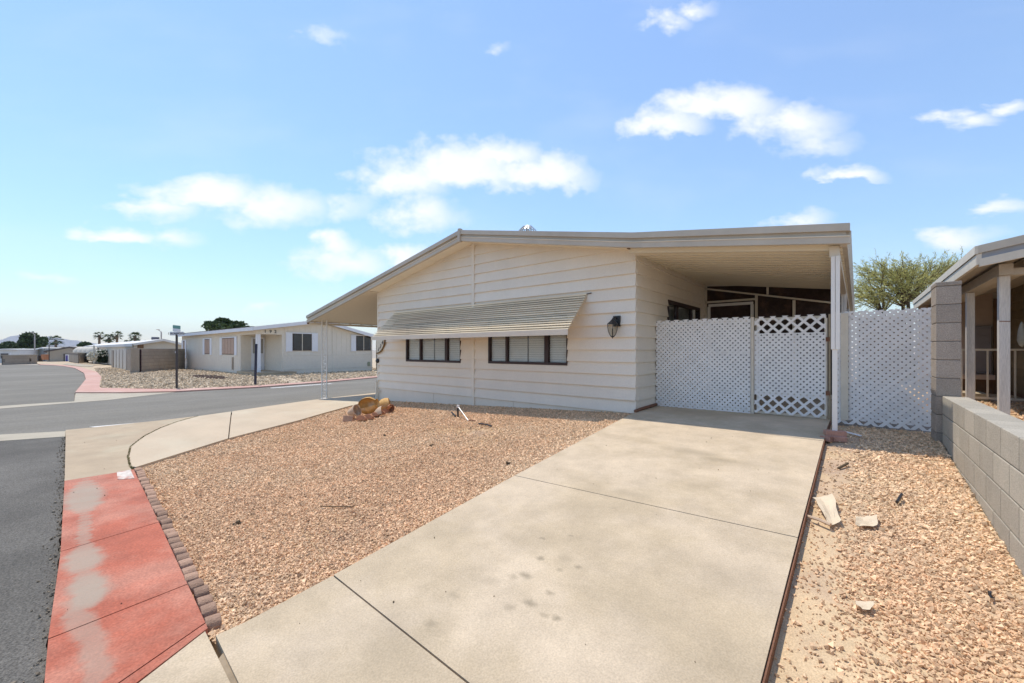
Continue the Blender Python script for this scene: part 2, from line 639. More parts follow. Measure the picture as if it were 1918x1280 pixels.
def area2(p):
    return abs(sum(p[i][0] * p[(i + 1) % len(p)][1] - p[(i + 1) % len(p)][0] * p[i][1] for i in range(len(p)))) / 2


def rect_minus(r, holes):
    rs = [r]
    for (hx0, hx1, hz0, hz1) in holes:
        out = []
        for (x0, x1, z0, z1) in rs:
            if hx1 <= x0 or hx0 >= x1 or hz1 <= z0 or hz0 >= z1:
                out.append((x0, x1, z0, z1))
                continue
            if x0 < hx0:
                out.append((x0, hx0, z0, z1))
            if hx1 < x1:
                out.append((hx1, x1, z0, z1))
            a, b = max(x0, hx0), min(x1, hx1)
            if z0 < hz0:
                out.append((a, b, z0, hz0))
            if hz1 < z1:
                out.append((a, b, hz1, z1))
        rs = out
    return rs


KX = sorted(set(TTx + BBx))


def sheet(name, poly, off, m, thick=.08, parent=None, step=1.0, kind=None, jag=0.0, seed=1):
    """a slab that follows the ground: outline in x,y, top 'off' above the ground surface"""
    if jag:
        rr = random.Random(seed)
        q = []
        for i in range(len(poly)):
            a, b = Vector(poly[i]), Vector(poly[(i + 1) % len(poly)])
            L = (b - a).length
            n = max(1, min(60, int(L / .12)))
            nn = Vector((-(b - a).y, (b - a).x)).normalized()
            for k in range(n):
                w = 0 if k == 0 else rr.uniform(-jag, jag)
                q.append(tuple(a + (b - a) * (k / n) + nn * w))
        poly = q
    bm = bmesh.new()
    vs_ = [bm.verts.new((p[0], p[1], 0)) for p in poly]
    for tri in tessellate_polygon([[Vector((p[0], p[1], 0)) for p in poly]]):
        try:
            bm.faces.new([vs_[i] for i in tri])
        except ValueError:
            pass
    xs = [p[0] for p in poly]
    ys = [p[1] for p in poly]
    cuts = [(1, x) for x in KX] + [(0, y) for y in (-5.6, 0)]
    nx = int(min(40, (max(xs) - min(xs)) / step))
    cuts += [(1, min(xs) + (max(xs) - min(xs)) * (k + 1) / (nx + 1)) for k in range(nx)]
    for ax, c in cuts:
        co, no = ((c, 0, 0), (1, 0, 0)) if ax else ((0, c, 0), (0, 1, 0))
        bmesh.ops.bisect_plane(bm, geom=bm.verts[:] + bm.edges[:] + bm.faces[:], plane_co=co, plane_no=no)
    for y in np.arange(math.floor(min(ys)), max(ys), step):
        if -5.6 < y < 0:
            bmesh.ops.bisect_plane(bm, geom=bm.verts[:] + bm.edges[:] + bm.faces[:], plane_co=(0, y, 0), plane_no=(0, 1, 0))
    for v in bm.verts:
        v.co.z = gz(v.co.x, v.co.y) + off
    if thick:
        r = bmesh.ops.extrude_face_region(bm, geom=bm.faces[:])
        for g in r['geom']:
            if isinstance(g, bmesh.types.BMVert):
                g.co.z -= thick
    bmesh.ops.recalc_face_normals(bm, faces=bm.faces)
    c = wloc(parent) if parent is not None else Vector((0, 0, 0))
    for v in bm.verts:
        v.co -= c
    me = bpy.data.meshes.new(name)
    bm.to_mesh(me)
    bm.free()
    o = link(name, me, m, parent)
    if kind:
        o['kind'] = kind
    return o


def shrink(poly, d):
    """move the outline of a convex-ish polygon inwards by d"""
    n = len(poly)
    A = sum(poly[i][0] * poly[(i + 1) % n][1] - poly[(i + 1) % n][0] * poly[i][1] for i in range(n))
    sgn = 1 if A > 0 else -1
    out = []
    for i in range(n):
        p0, p1, p2 = Vector(poly[i - 1]), Vector(poly[i]), Vector(poly[(i + 1) % n])
        e1, e2 = (p1 - p0).normalized(), (p2 - p1).normalized()
        n1, n2_ = Vector((-e1.y, e1.x)) * sgn, Vector((-e2.y, e2.x)) * sgn
        b = (n1 + n2_)
        b = b / max(b.length_squared, .3) * 2
        out.append(tuple(p1 + b * d))
    return out


def text_mesh(txt, size, depth, shear=0.0):
    c = bpy.data.curves.new('txt', 'FONT')
    c.body = txt
    c.size = size
    c.extrude = depth
    c.shear = shear
    c.align_x = 'CENTER'
    c.align_y = 'CENTER'
    c.resolution_u = 3
    o = bpy.data.objects.new('txt', c)
    COL.objects.link(o)
    dg = bpy.context.evaluated_depsgraph_get()
    me = bpy.data.meshes.new_from_object(o.evaluated_get(dg))
    bpy.data.objects.remove(o, do_unlink=True)
    return me


def text_obj(name, txt, size, depth, m, parent, loc, rot, shear=0.0):
    me = text_mesh(txt, size, depth, shear)
    me.materials.clear()
    o = link(name, me, m, parent, loc)
    o.rotation_euler = rot
    return o
# ================================================================== GROUND
gx = [-9000, -1000, -300, -150, -100, -80, -60, -50] + [-40, -30, -25, -20, -17, -14, -12, -10.7, -9, -8, -7.33, -6, -5, -4, -3, -2, -1, 0, 1, 2, 3, 4, 6, 10, 30, 100, 400, 9000]
gy = [-9000, -800, -200, -60, -30, -20, -12, -8, -6.5, -5.6, -5, -4, -3, -2, -1, 0, 1, 3, 6, 10, 20, 40, 80, 200, 800, 9000]
gv = [(x, y, gz(x, y) - .06) for y in gy for x in gx]
nX = len(gx)
gf = [(j * nX + i, j * nX + i + 1, (j + 1) * nX + i + 1, (j + 1) * nX + i) for j in range(len(gy) - 1) for i in range(nX - 1)]
tag(MB().add(gv, gf).build('ground', land_m, normals=False), kind='structure')

KERB_R = [(.11, -5.75), (-.62, -5.70), (-1.78, -5.62), (-4.09, -5.47)]      # yard side of the kerb walk
KERB_L = [(-.07, -6.33), (-.93, -6.25), (-1.76, -6.19), (-4.27, -6.04), (-8.80, -5.80)]   # street side

# near street, gutter across its mouth, cross street, street beyond
tag(sheet('street', [(14, -6.95), (.9, -6.38), (-.07, -6.33), (-.93, -6.25), (-1.76, -6.19), (-4.27, -6.04), (-8.05, -5.84), (-8.42, -6.6), (-9.1, -9.0), (-10, -16), (14, -16)],
          0, asphalt_m, .06, jag=.018, seed=4), kind='structure')
tag(sheet('valley_gutter', [(-8.05, -5.835), (-8.86, -5.79), (-9.36, -6.6), (-10.2, -9.0), (-11.2, -16), (-10.004, -16), (-9.104, -9.0), (-8.424, -6.6)], .006, gutter_m, .06), kind='structure')
CROSS_N = [(-11.2, -16), (-10.2, -9.0), (-9.36, -6.6), (-8.87, -5.80), (-8.71, -4.42), (-8.96, -2.96), (-10.07, -.33), (-10.75, 2.05), (-11.3, 8), (-12.5, 40)]
tag(sheet('cross_street', [(-10.2 - .0, -9.0), (-9.365, -6.6), (-8.875, -5.80), (-8.715, -4.42), (-8.965, -2.96), (-10.075, -.33), (-10.755, 2.05), (-11.3, 8), (-12.5, 40),
                           (-22.5, 40), (-20.5, 8.2), (-18.88, 3.84), (-18.31, .63), (-18.77, -2.17), (-16.95, -4.41), (-16.4, -6.69), (-15.6, -10), (-14.5, -16), (-11.2, -16)],
          -.004, xasphalt_m, .05, step=2), kind='structure')
tag(sheet('far_gutter', [(-16.405, -6.69), (-16.955, -4.42), (-17.35, -5.15), (-17.5, -6.2), (-16.9, -10), (-15.8, -16), (-14.505, -16), (-15.605, -10)], .004, gutter_m, .05, step=2), kind='structure')


def G2(pts, off=0.0):
    return [gnd(px, py, off)[:2] for px, py in pts]


FAR_EDGE = [(-21.62, -4.86), (-25.83, -4.42), (-32.56, -3.73)] + G2([(157, 700), (140, 690.5), (118, 686.5), (98, 684.8), (76, 684)])
fe = FAR_EDGE[-1]
tag(sheet('far_street', [(-15.81, -16), (-16.91, -10), (-17.51, -6.2), (-17.36, -5.15)] + FAR_EDGE + [(fe[0] - 8, fe[1] - 2.5), (fe[0] - 10, -30), (-16, -30)], -.002, xasphalt_m, .03, step=3), kind='structure')
tag(sheet('corner_apron', [(-16.96, -4.40), (-18.775, -2.175), (-20.07, -3.62), (-21.6, -4.84), (-17.36, -5.145)], .003, gutter_m, .05, step=2), kind='structure')
FK_OUT = [(x, y + .01) for x, y in FAR_EDGE[::-1]] + [(-20.07, -3.635), (-18.78, -2.18), (-18.315, .63), (-18.885, 3.84), (-20.5, 8.2), (-22.5, 40)]
FK_IN = G2([(72, 682.6), (95, 683.2), (130, 685.2), (152, 689)]) + [(-45.5, -2.1), (-34.76, -2.85), (-27.5, -3.60), (-23.67, -3.95), (-21.3, -2.7), (-20.0, -1.75), (-19.3, 1.0), (-19.9, 4.4), (-21.4, 8.4), (-23.4, 40)]
tag(sheet('far_kerb', FK_OUT + FK_IN[::-1], .05, pinkkerb_m, .10, step=2), kind='structure')
tag(sheet('far_yard', FK_IN + [(-60, 60), (-200, 60), (-200, FK_IN[0][1])], .02, greydirt_m, 0, step=3), kind='structure')
tag(sheet('far_drive', G2([(118, 683.6), (128, 680.5), (176, 685.5), (172, 688), (150, 687.2)]), .06, gutter_m, 0, step=3), kind='structure')
# white stripe painted along the street edge
tag(sheet('street_marking', [(-8.95, -5.35), (-8.80, -4.6), (-8.83, -3.4), (-8.90, -3.4), (-8.92, -4.6), (-9.15, -5.45)], .004, whitem, .006), kind='structure')
tag(sheet('street_marking', [(-17.5, 1.0), (-17.9, 4.0), (-18.15, 4.0), (-17.75, 1.0)], .004, whitem, .006), kind='structure')

# red painted kerb walk in slabs with joints
walk = thing('sidewalk', (-2, -5.9, .04), kind='structure')


def ky_r(x):
    xs = [p[0] for p in KERB_R][::-1]
    ys = [p[1] for p in KERB_R][::-1]
    return float(np.interp(x, xs, ys))


def ky_l(x):
    xs = [p[0] for p in KERB_L][::-1]
    ys = [p[1] for p in KERB_L][::-1]
    return float(np.interp(x, xs, ys))


SP = at_z
red_spots = []
WY = [900, 912, 925, 942, 958, 968, 1000, 1030, 1048, 1065, 1082, 1098, 1120, 1140, 1158, 1180, 1205, 1280]
WW = [20, 60, 100, 118, 80, 36, 40, 44, 96, 112, 56, 100, 126, 100, 60, 96, 80, 84]
WS = [.3, .7, .95, .95, .9, .5, .6, .6, .9, .95, .6, .9, .95, .9, .6, .6, .55, .5]
WX = [162, 160, 158, 156, 158, 159, 158, 157, 156, 157, 159, 163, 168, 160, 140, 148, 172, 184]
rk = random.Random(31)
py = 903
while py < 1285:
    p = gnd(float(np.interp(py, WY, WX)), py)
    d_ = F * 1.5 / (py - HY)
    r_ = float(np.interp(py, WY, WW)) * .50 / 2 / F * d_ * rk.uniform(1.0, 1.25)
    red_spots.append((p[0], p[1], r_, r_, float(np.interp(py, WY, WS)) * rk.uniform(.9, 1.0)))
    py += 5.5
blobs_into(redkerb_m, red_spots, (.36, .30, .225), .92, edge=.5, wob=.08, wscale=13)
CR = [.10, .035, -.50, -1.86, -4.12]
CL = [.47, .355, -.43, -1.74, -4.14]
for i in range(4):
    g = .005
    sheet('slab', [(CR[i] - g, ky_r(CR[i] - g)), (CL[i] - g, ky_l(CL[i]) if CL[i] < 0 else -6.345), (CL[i + 1] + g, ky_l(CL[i + 1]) if CL[i + 1] < 0 else -6.345), (CR[i + 1] + g, ky_r(CR[i + 1]))], .032, redkerb_m, .12, walk)
apron_end = [(.112, -5.765), (.482, -6.35), (.9, -6.385), (2.6, -6.46), (2.6, -5.90), (1.3, -5.83)]
sheet('slab', apron_end, .030, concrete_m, .12, walk)
sheet('slab', [(2.615, -6.46), (8, -6.70), (8, -6.15), (2.615, -5.90)], .030, redkerb_m, .12, walk)
# corner slab and side drive, split by a curved gap
CRK = [(-4.10, -5.47), (-4.35, -5.47), (-4.97, -5.41), (-5.76, -5.28), (-6.64, -4.99), (-7.4, -4.65), (-8.07, -4.27), (-8.72, -3.75)]
corner = [(-4.125, -6.05), (-4.13, -5.485)] + [(x - .005, y - .012) for x, y in CRK[1:]] + [(-8.70, -4.42), (-8.85, -5.79), (-8.06, -5.83), (-4.27, -6.04)]
sheet('slab', corner, .028, oldconc_m, .12, walk)
sdrive = thing('side_driveway', (-7, -3, .05), kind='structure')
G_EDGE = [(-4.23, -5.44), (-5.03, -4.23), (-5.67, -2.84), (-6.75, -1.18), (-7.36, 0)]
sheet('slab', [(x + .006, y + .012) for x, y in CRK[1:]] + [(-8.93, -3.05), (-5.04, -4.21), (-4.24, -5.43)], .026, xdrive_m, .12, sdrive)
sheet('slab', [(-5.05, -4.19), (-8.95, -3.02), (-10.06, -.33), (-10.74, 2.05), (-7.37, 2.05), (-7.37, 0), (-6.76, -1.18), (-5.68, -2.84)], .026, xdrive_m, .12, sdrive)
sheet('slab', [(-7.37, 2.065), (-10.74, 2.065), (-11.28, 8), (-12.2, 24), (-7.37, 24)], .026, xdrive_m, .12, sdrive)
# white number patch painted on the kerb end
tag(sheet('kerb_paint_patch', [(-3.62, -5.53), (-4.10, -5.50), (-4.12, -5.62), (-3.72, -5.66)], .038, M('worn_white_paint', (.62, .54, .46), .8, .25, 14, .1, 60, col2=(.5, .25, .19), c2lo=.5, c2hi=.6), .005), kind='structure')

# driveway in slabs
drive = thing('driveway', (1.3, -3, .25), kind='structure')
stains = []
for (px, py, rx, ry, s) in [(985, 1088, .055, .035, .8), (960, 1092, .04, .03, .5), (1012, 1056, .035, .025, .8), (993, 1142, .05, .03, .8), (1043, 1170, .03, .024, .8), (805, 1181, .05, .035, .55),
                            (1070, 1013, .025, .02, .6), (1015, 1018, .03, .02, .6), (1085, 1073, .03, .02, .7), (1030, 1122, .03, .02, .6), (1020, 1165, .03, .025, .5), (955, 1150, .04, .035, .4),
                            (850, 1127, .05, .03, .35), (1050, 1077, .03, .02, .5), (1300, 853, .30, .12, .42), (1350, 868, .22, .08, .4), (1180, 932, .18, .08, .28), (1420, 880, .25, .1, .25), (1250, 1190, .5, .35, .2), (700, 1200, .4, .3, .22), (1380, 1100, .4, .3, .2), (1060, 1055, .06, .05, .3), (920, 1100, .06, .05, .25)]:
    p = gnd(px, py)
    stains.append((p[0], p[1], rx, ry, s))
blobs_into(concrete_m, stains, (.23, .185, .125), .85, edge=.9, wob=.05, wscale=22)
XL, XR = .10, 2.45
sheet('slab', [(.20, -5.74), (.19, -5.115), (1.34, -5.155), (2.44, -5.190), (2.60, -5.885), (1.3, -5.815)], .034, concrete_m, .14, drive)
sheet('slab', [(.185, -5.105), (.10, -3.19), (2.445, -3.08), (2.44, -5.180), (1.34, -5.145)], .034, concrete_m, .14, drive)
sheet('slab', [(.10, -3.180), (.03, -.43), (2.46, -.60), (2.445, -3.070)], .034, concrete_m, .14, drive)
sheet('slab', [(.03, -.415), (.03, 12), (2.47, 12), (2.462, -.585)], .034, concrete_m, .14, drive)
jd = M('joint_dirt', (.34, .26, .17), .95, .3, 6, .3, 90)
tag(sheet('slab_bed', [(.30, -5.7), (.28, -.5), (2.35, -.7), (2.35, -6.2), (.9, -6.25)], 0.022, jd, 0, step=.7), kind='structure')
tag(sheet('slab_bed', [(-8.6, -5.7), (-4.3, -5.95), (.2, -6.25), (.0, -5.82), (-1.78, -5.70), (-4.2, -5.55), (-5.2, -4.45), (-8.5, -3.5)], 0.022, jd, 0, step=.7), kind='structure')
# yards
FRONT = [(.08, .02), (.03, -.43), (.10, -3.18), (.19, -5.11), (.20, -5.74), (.11, -5.75), (-.62, -5.70), (-1.78, -5.62), (-4.09, -5.47), (-4.23, -5.44), (-5.03, -4.23), (-5.67, -2.84), (-6.75, -1.18), (-7.36, .0), (-7.36, .05)]
tag(sheet('front_yard', FRONT, -.012, dirt_m, .06, step=.7), kind='structure')
SIDE = [(2.47, .82), (2.465, -.6), (2.45, -3.07), (2.445, -5.2), (2.6, -5.89), (3.50, -5.95), (3.47, -2.6), (3.46, -.14), (3.46, .82)]
tag(sheet('side_yard', SIDE, -.035, sand_m, .06, step=.7), kind='structure')
tag(sheet('neighbour_yard', [(3.66, 9), (3.66, -6.0), (14, -6.3), (14, 9)], -.03, sand_m, .06, step=1), kind='structure')

# ------------------------------------------------------------------ loose stones
rng = np.random.default_rng(3)


def in_poly(x, y, poly):
    ins = np.zeros(len(x), bool)
    n = len(poly)
    for i in range(n):
        x0, y0 = poly[i]
        x1, y1 = poly[(i + 1) % n]
        c = ((y0 > y) != (y1 > y)) & (x < (x1 - x0) * (y - y0) / ((y1 - y0) or 1e-9) + x0)
        ins ^= c
    return ins


OCT = np.array([(1, 0, 0), (-1, 0, 0), (0, 1, 0), (0, -1, 0), (0, 0, 1), (0, 0, -1)], float)
OF = np.array([(0, 2, 4), (2, 1, 4), (1, 3, 4), (3, 0, 4), (2, 0, 5), (1, 2, 5), (3, 1, 5), (0, 3, 5)], np.int32)


def stones(name, poly, dens, size, off, m, keep=None, far=5.5, fpow=1.4):
    xs = [p[0] for p in poly]
    ys = [p[1] for p in poly]
    A = (max(xs) - min(xs)) * (max(ys) - min(ys))
    n = int(A * dens)
    x = rng.uniform(min(xs), max(xs), n)
    y = rng.uniform(min(ys), max(ys), n)
    ok = in_poly(x, y, poly)
    d = np.hypot(x - CAM[0], y - CAM[1])
    ok &= rng.random(n) < np.minimum(1, (far / d) ** fpow)
    if keep is not None:
        ok &= rng.random(n) < keep(x, y)
    x, y, d = x[ok], y[ok], d[ok]
    n = len(x)
    s = size * np.exp(np.clip(rng.normal(0, .40, n), -1.0, .9)) * np.clip((d / far) ** .35, 1, 1.5)
    an = rng.uniform(.75, 1.3, (n, 3))
    base = OCT[None] * rng.uniform(.7, 1.2, (n, 6, 1)) + rng.normal(0, .20, (n, 6, 3))
    base = base * (an * s[:, None])[:, None, :] * .62
    q = rng.normal(size=(n, 4))
    q /= np.linalg.norm(q, axis=1)[:, None]
    w, a, b, c = q.T
    Rm = np.stack([1 - 2 * (b * b + c * c), 2 * (a * b - c * w), 2 * (a * c + b * w), 2 * (a * b + c * w), 1 - 2 * (a * a + c * c), 2 * (b * c - a * w), 2 * (a * c - b * w), 2 * (b * c + a * w), 1 - 2 * (a * a + b * b)], 1).reshape(n, 3, 3)
    v = np.einsum('nij,nkj->nki', Rm, base)
    v[:, :, 0] += x[:, None]
    v[:, :, 1] += y[:, None]
    v[:, :, 2] += (zg(x, y) + off + s * rng.uniform(.0, .35, n))[:, None]
    f = (OF[None] + (np.arange(n) * 6)[:, None, None]).reshape(-1)
    me = bpy.data.meshes.new(name)
    me.vertices.add(n * 6)
    me.vertices.foreach_set('co', v.reshape(-1))
    me.loops.add(n * 24)
    me.loops.foreach_set('vertex_index', f.astype(np.int32))
    me.polygons.add(n * 8)
    me.polygons.foreach_set('loop_start', np.arange(0, n * 24, 3, dtype=np.int32))
    me.polygons.foreach_set('loop_total', np.full(n * 8, 3, np.int32))
    me.update()
    me.validate()
    me.shade_flat()
    return link(name, me, m)


def k_front(x, y):
    # thin, sandy patch near the sprinkler pipe and swept strip beside the drive
    p = np.exp(-(((x + 1.75) / .55) ** 2 + ((y + 1.95) / .35) ** 2))
    w = np.sin(x * 2.3 + 1.3 * np.sin(y * 1.9)) * np.sin(y * 2.9 + 1.1 * np.sin(x * 1.7)) + .5 * np.sin(x * 6.1 + y * 4.3)
    return np.clip(1 - .85 * p - .38 * np.clip(w - .2, 0, 1), .1, 1)


def k_side(x, y):
    e = np.clip((x - 2.62) / .35, 0, 1)
    w = .5 + .5 * np.sin(x * 7 + y * 2.3) * np.sin(y * 3.1 - x * 4)
    return np.clip(.10 + .95 * e * (.45 + .8 * w), .08, 1)


tag(stones('gravel', shrink(FRONT, -.0), 11500, .0103, -.010, gravel_m, k_front, far=4.6), 'pinkish tan gravel covering the front yard before the house', 'gravel', kind='stuff')
tag(stones('gravel', SIDE, 9000, .0115, -.033, gravel_m, k_side, far=3.6), 'loose tan gravel and sand between driveway and low block wall', 'gravel', kind='stuff')
tag(stones('gravel', [(3.70, 6), (3.70, -3), (7, -3), (7, 6)], 700, .02, -.028, gravel_m, None, far=5), 'tan gravel behind the low block wall at the porch posts', 'gravel', kind='stuff')
tag(stones('gravel', [(-23.67, -3.93), (-21.3, -2.68), (-20.0, -1.72), (-19.3, 1.0), (-19.9, 4.4), (-21.4, 8.4), (-23, 20), (-45, 12), (-60, 4), (-60, -1.0), (-45.5, -2.05), (-34.76, -2.8), (-27.5, -3.55)], 80, .055, .02, gravelb_m, None, far=60), 'coarse grey gravel covering the yard across the cross street', 'gravel', kind='stuff')
grit_m = M('street_grit', (.24, .195, .14), .95, .2, 3, 0, 20, island=.5)
tag(stones('grit', [(.6, -6.33), (-.93, -6.23), (-1.76, -6.17), (-4.27, -6.02), (-8.05, -5.82), (-8.05, -5.93), (-4.27, -6.16), (-1.76, -6.34), (-.93, -6.41), (.6, -6.5)], 1800, .008, .004, grit_m,
           lambda x, y: np.clip(.75 * np.exp(-((y - np.interp(x, [-8.05, -4.27, -1.76, -.93, .6], [-5.84, -6.05, -6.20, -6.26, -6.36])) / .05) ** 2), 0, 1), far=6), 'dark loose grit gathered where the asphalt meets the kerb', 'grit', kind='stuff')
tag(stones('crumbs', [(.22, -5.7), (.10, -.6), (2.42, -.7), (2.42, -5.8)], 2.6, .0065, .036, bark_m, None, far=9), 'few dark crumbs scattered over the driveway concrete', 'debris', kind='stuff')
tag(stones('crumbs', [(.0, -5.78), (-4.0, -5.52), (-8.2, -4.6), (-8.2, -5.7), (-4.2, -5.98), (.0, -6.28)], 4, .0065, .036, bark_m, None, far=9), 'few dark crumbs scattered over the kerb walk', 'debris', kind='stuff')
# weeds in the gap of the corner slab
wv_, wf = [], []
rw = random.Random(9)
for i in range(900):
    k = rw.uniform(0, len(CRK) - 1.001)
    a, b = Vector(CRK[int(k)]), Vector(CRK[int(k) + 1])
    p = a + (b - a) * (k - int(k))
    z = gz(p.x, p.y) + .015
    h = rw.uniform(.008, .03)
    t = rw.uniform(0, 6.28)
    dx, dy = math.cos(t) * .006, math.sin(t) * .006
    n = len(wv_)
    wv_ += [(p.x - dx, p.y - dy, z), (p.x + dx, p.y + dy, z), (p.x + rw.uniform(-.02, .02), p.y + rw.uniform(-.02, .02), z + h)]
    wf.append((n, n + 1, n + 2))
tag(MB().add(wv_, wf).build('weeds', weed_m, normals=False), 'dry weeds growing in the curved gap of the corner slab', 'weeds', kind='stuff')
# ================================================================== THE HOUSE
ridge_x, ridge_z = -3.665, 4.07
SL_R = (4.07 - 3.325) / (3.665 + .15)
SL_L = (4.07 - 2.647) / (10.81 - 3.665)
SL_C = (3.325 - 2.97) / (2.69 - .15)
OH = -.414


def roof_z(x):
    if x <= ridge_x:
        return ridge_z - (ridge_x - x) * SL_L
    if x <= .15:
        return ridge_z - (x - ridge_x) * SL_R
    return 3.325 - (x - .15) * SL_C


house = thing('manufactured_house', (-3.66, 4.0, .36), 'beige lap sided manufactured house with low gable roof and slatted window awning', 'house')
SOF = .195


def slope_bar(mb, xs, y0, y1, top, bot):
    for a, b in zip(xs, xs[1:]):
        A = [(a, y0, roof_z(a) + bot), (a, y1, roof_z(a) + bot), (a, y1, roof_z(a) + top), (a, y0, roof_z(a) + top)]
        B = [(b, y0, roof_z(b) + bot), (b, y1, roof_z(b) + bot), (b, y1, roof_z(b) + top), (b, y0, roof_z(b) + top)]
        mb.hexa(A, B)
    return mb


HL = 15.0
# body behind the siding
gp = [(-7.31, .1), (-.22, .1), (-.22, roof_z(-.22) - SOF), (ridge_x, ridge_z - SOF), (-7.31, roof_z(-7.31) - SOF)]
wall = MB().ext([(x, .26, z) for x, z in gp], (0, HL - .3, 0)).build('wall', dark_m, house)
HOLES = [(-6.09, -4.07, 1.26, 2.20), (-3.22, -1.27, 1.27, 2.20)]
EXP = .2055
ZB = [.5225 + EXP * k for k in range(18)]


def y_front(z, zb, h=EXP):
    return -.040 + .036 * min(1, max(0, (z - zb) / h))


def clusters(rs):
    """groups of rectangles that touch, so that every run of board is one piece"""
    rs = list(rs)
    out = []
    while rs:
        grp = [rs.pop()]
        grew = True
        while grew:
            grew = False
            for r in rs[:]:
                for g in grp:
                    if r[0] <= g[1] + 1e-6 and g[0] <= r[1] + 1e-6 and r[2] <= g[3] + 1e-6 and g[2] <= r[3] + 1e-6:
                        grp.append(r)
                        rs.remove(r)
                        grew = True
                        break
        out.append(grp)
    return out


def board(zb, zt, x0, x1):
    for grp in clusters(rect_minus((x0, x1, zb + .007, zt + .012), HOLES)):
        mb = MB()
        for (a, b, c, d) in grp:
            poly = [(a, c), (b, c), (b, d), (a, d)]
            # under the two roof slopes
            poly = clip_half(poly, SL_R, 1, ridge_z - SOF + .01 + SL_R * ridge_x)
            if len(poly) > 2:
                poly = clip_half(poly, -SL_L, 1, ridge_z - SOF + .01 - SL_L * ridge_x)
            if len(poly) < 3 or area2(poly) < 1e-4:
                continue
            mb.hexa([(x, y_front(z, zb), z) for x, z in poly], [(x, .012, z) for x, z in poly])
        if mb.v:
            mb.build('siding_board', siding_m, wall)


for zb in ZB:
    if zb > 3.9:
        break
    board(zb, zb + EXP, -7.335, ridge_x - .036)
    board(zb, zb + EXP, ridge_x + .036, .018)
# skirting boards down to the falling ground
for (x0, x1) in [(-7.33, -5.02), (-5.012, -3.70), (-3.63, -2.55), (-2.542, .012)]:
    z0, z1 = gz(x0, 0) - .05, gz(x1, 0) - .05
    MB().hexa([(x0, -.012, z0), (x1, -.012, z1), (x1, -.012, .53), (x0, -.012, .53)],
              [(x0, .02, z0), (x1, .02, z1), (x1, .02, .53), (x0, .02, .53)]).build('skirting_board', siding_m, wall)
box('batten', ridge_x - .037, ridge_x + .037, -.045, .0, gz(ridge_x, 0) - .03, ridge_z - SOF - .005, trim_m, house)
box('corner_trim', -7.39, -7.335, -.03, .06, gz(-7.33, 0) - .04, roof_z(-7.36) - SOF, trim_m, house)
# right side wall boards (x = 0), window opening in it
SH = [(1.45, 3.50, 1.72, 2.50)]
for zb in ZB:
    if zb > 3.1:
        break
    for grp in clusters(rect_minus((.013, 3.93, zb + .004, min(zb + EXP + .010, 3.145)), SH)):
        mb = MB()
        for (a, b, c, d) in grp:
            A = [(.034 - .030 * (z - zb) / EXP, y, z) for y, z in [(a, c), (b, c), (b, d), (a, d)]]
            mb.hexa(A, [(-.03, y, z) for y, z in [(a, c), (b, c), (b, d), (a, d)]])
        mb.build('siding_board', siding_m, wall)
box('side_wall', -.20, -.03, 3.95, HL, .4, 3.12, siding_m, wall)
# soffits in panels, left ones with visible seams
sx = [-7.33, -6.05, -4.85, ridge_x - .004]
for a, b in zip(sx, sx[1:]):
    slope_bar(MB(), [a + .004, b - .004], OH + .05, .03, -SOF + .012, -SOF).build('soffit_panel', soffit_m, house)
slope_bar(MB(), [ridge_x + .004, .02], OH + .05, .03, -SOF + .012, -SOF).build('soffit_panel', soffit_m, house)
# ragged sealant bead along the right soffit
rs = random.Random(2)
mb = MB()
x = ridge_x + .25
while x < -.05:
    L = rs.uniform(.04, .16)
    slope_bar(mb, [x, x + L], -.03, .0, -SOF + .001, -SOF - rs.uniform(.004, .016))
    x += L
mb.build('sealant_bead', soffit_m, house)
roof = slope_bar(MB(), [-7.6, ridge_x], OH + .06, HL, -.02, -.16)
slope_bar(roof, [ridge_x, .15], OH + .06, HL, -.02, -.16)
roof = roof.build('roof', roofw_m, house)
# fascia: drip edge, recessed band, lower band
FX = [[-10.81, ridge_x - .02], [ridge_x + .02, .15], [.15, 2.69]]
for k, xs in enumerate(FX):
    slope_bar(MB(), xs, OH - .03, OH + .05, 0, -.085).build('drip_edge', fascia_m, house)
    xb = xs if k < 2 else [.15, 2.655]
    slope_bar(MB(), xb, OH + .012, OH + .05, -.08, -.15).build('fascia_band', fascia_m, house)
    slope_bar(MB(), xs, OH - .012, OH + .05, -.143, -.225).build('fascia', fascia_m, house)
    slope_bar(MB(), xs, OH - .022, OH + .03, -.139, -.147).build('fascia_lip', soffit_m, house)
MB().hexa([(ridge_x - .045, OH - .045, ridge_z - .245), (ridge_x + .03, OH - .045, ridge_z - .25), (ridge_x + .035, OH - .045, ridge_z + .03), (ridge_x - .03, OH - .045, ridge_z + .03)],
          [(ridge_x - .045, OH + .04, ridge_z - .245), (ridge_x + .03, OH + .04, ridge_z - .25), (ridge_x + .035, OH + .04, ridge_z + .03), (ridge_x - .03, OH + .04, ridge_z + .03)]).build('ridge_cap', fascia_m, house, bevel=.006)
MB().box(ridge_x - .12, ridge_x + .12, OH + .05, HL, ridge_z - .05, ridge_z - .01).build('ridge_flashing', fascia_m, roof)
# canopy on the left
canopy = slope_bar(MB(), [-10.79, -7.36], OH + .05, 12, -.02, -.20).build('canopy', canopy_m, house)
for k in range(30):
    y = OH + .25 + k * .41
    MB().tube([(-10.80, y, roof_z(-10.8) - .17), (-10.72, y, roof_z(-10.72) - .17)], .045, 8).build('pan_rib_end', soffit_m, canopy)
MB().box(-10.86, -10.80, OH + .02, 12, roof_z(-10.8) - .26, roof_z(-10.8) - .205).build('eave_trim', rust_m, canopy)
MB().box(-10.79, -10.70, OH + .06, 12, roof_z(-10.8) - .275, roof_z(-10.8) - .212).build('eave_beam', canopy_m, canopy)
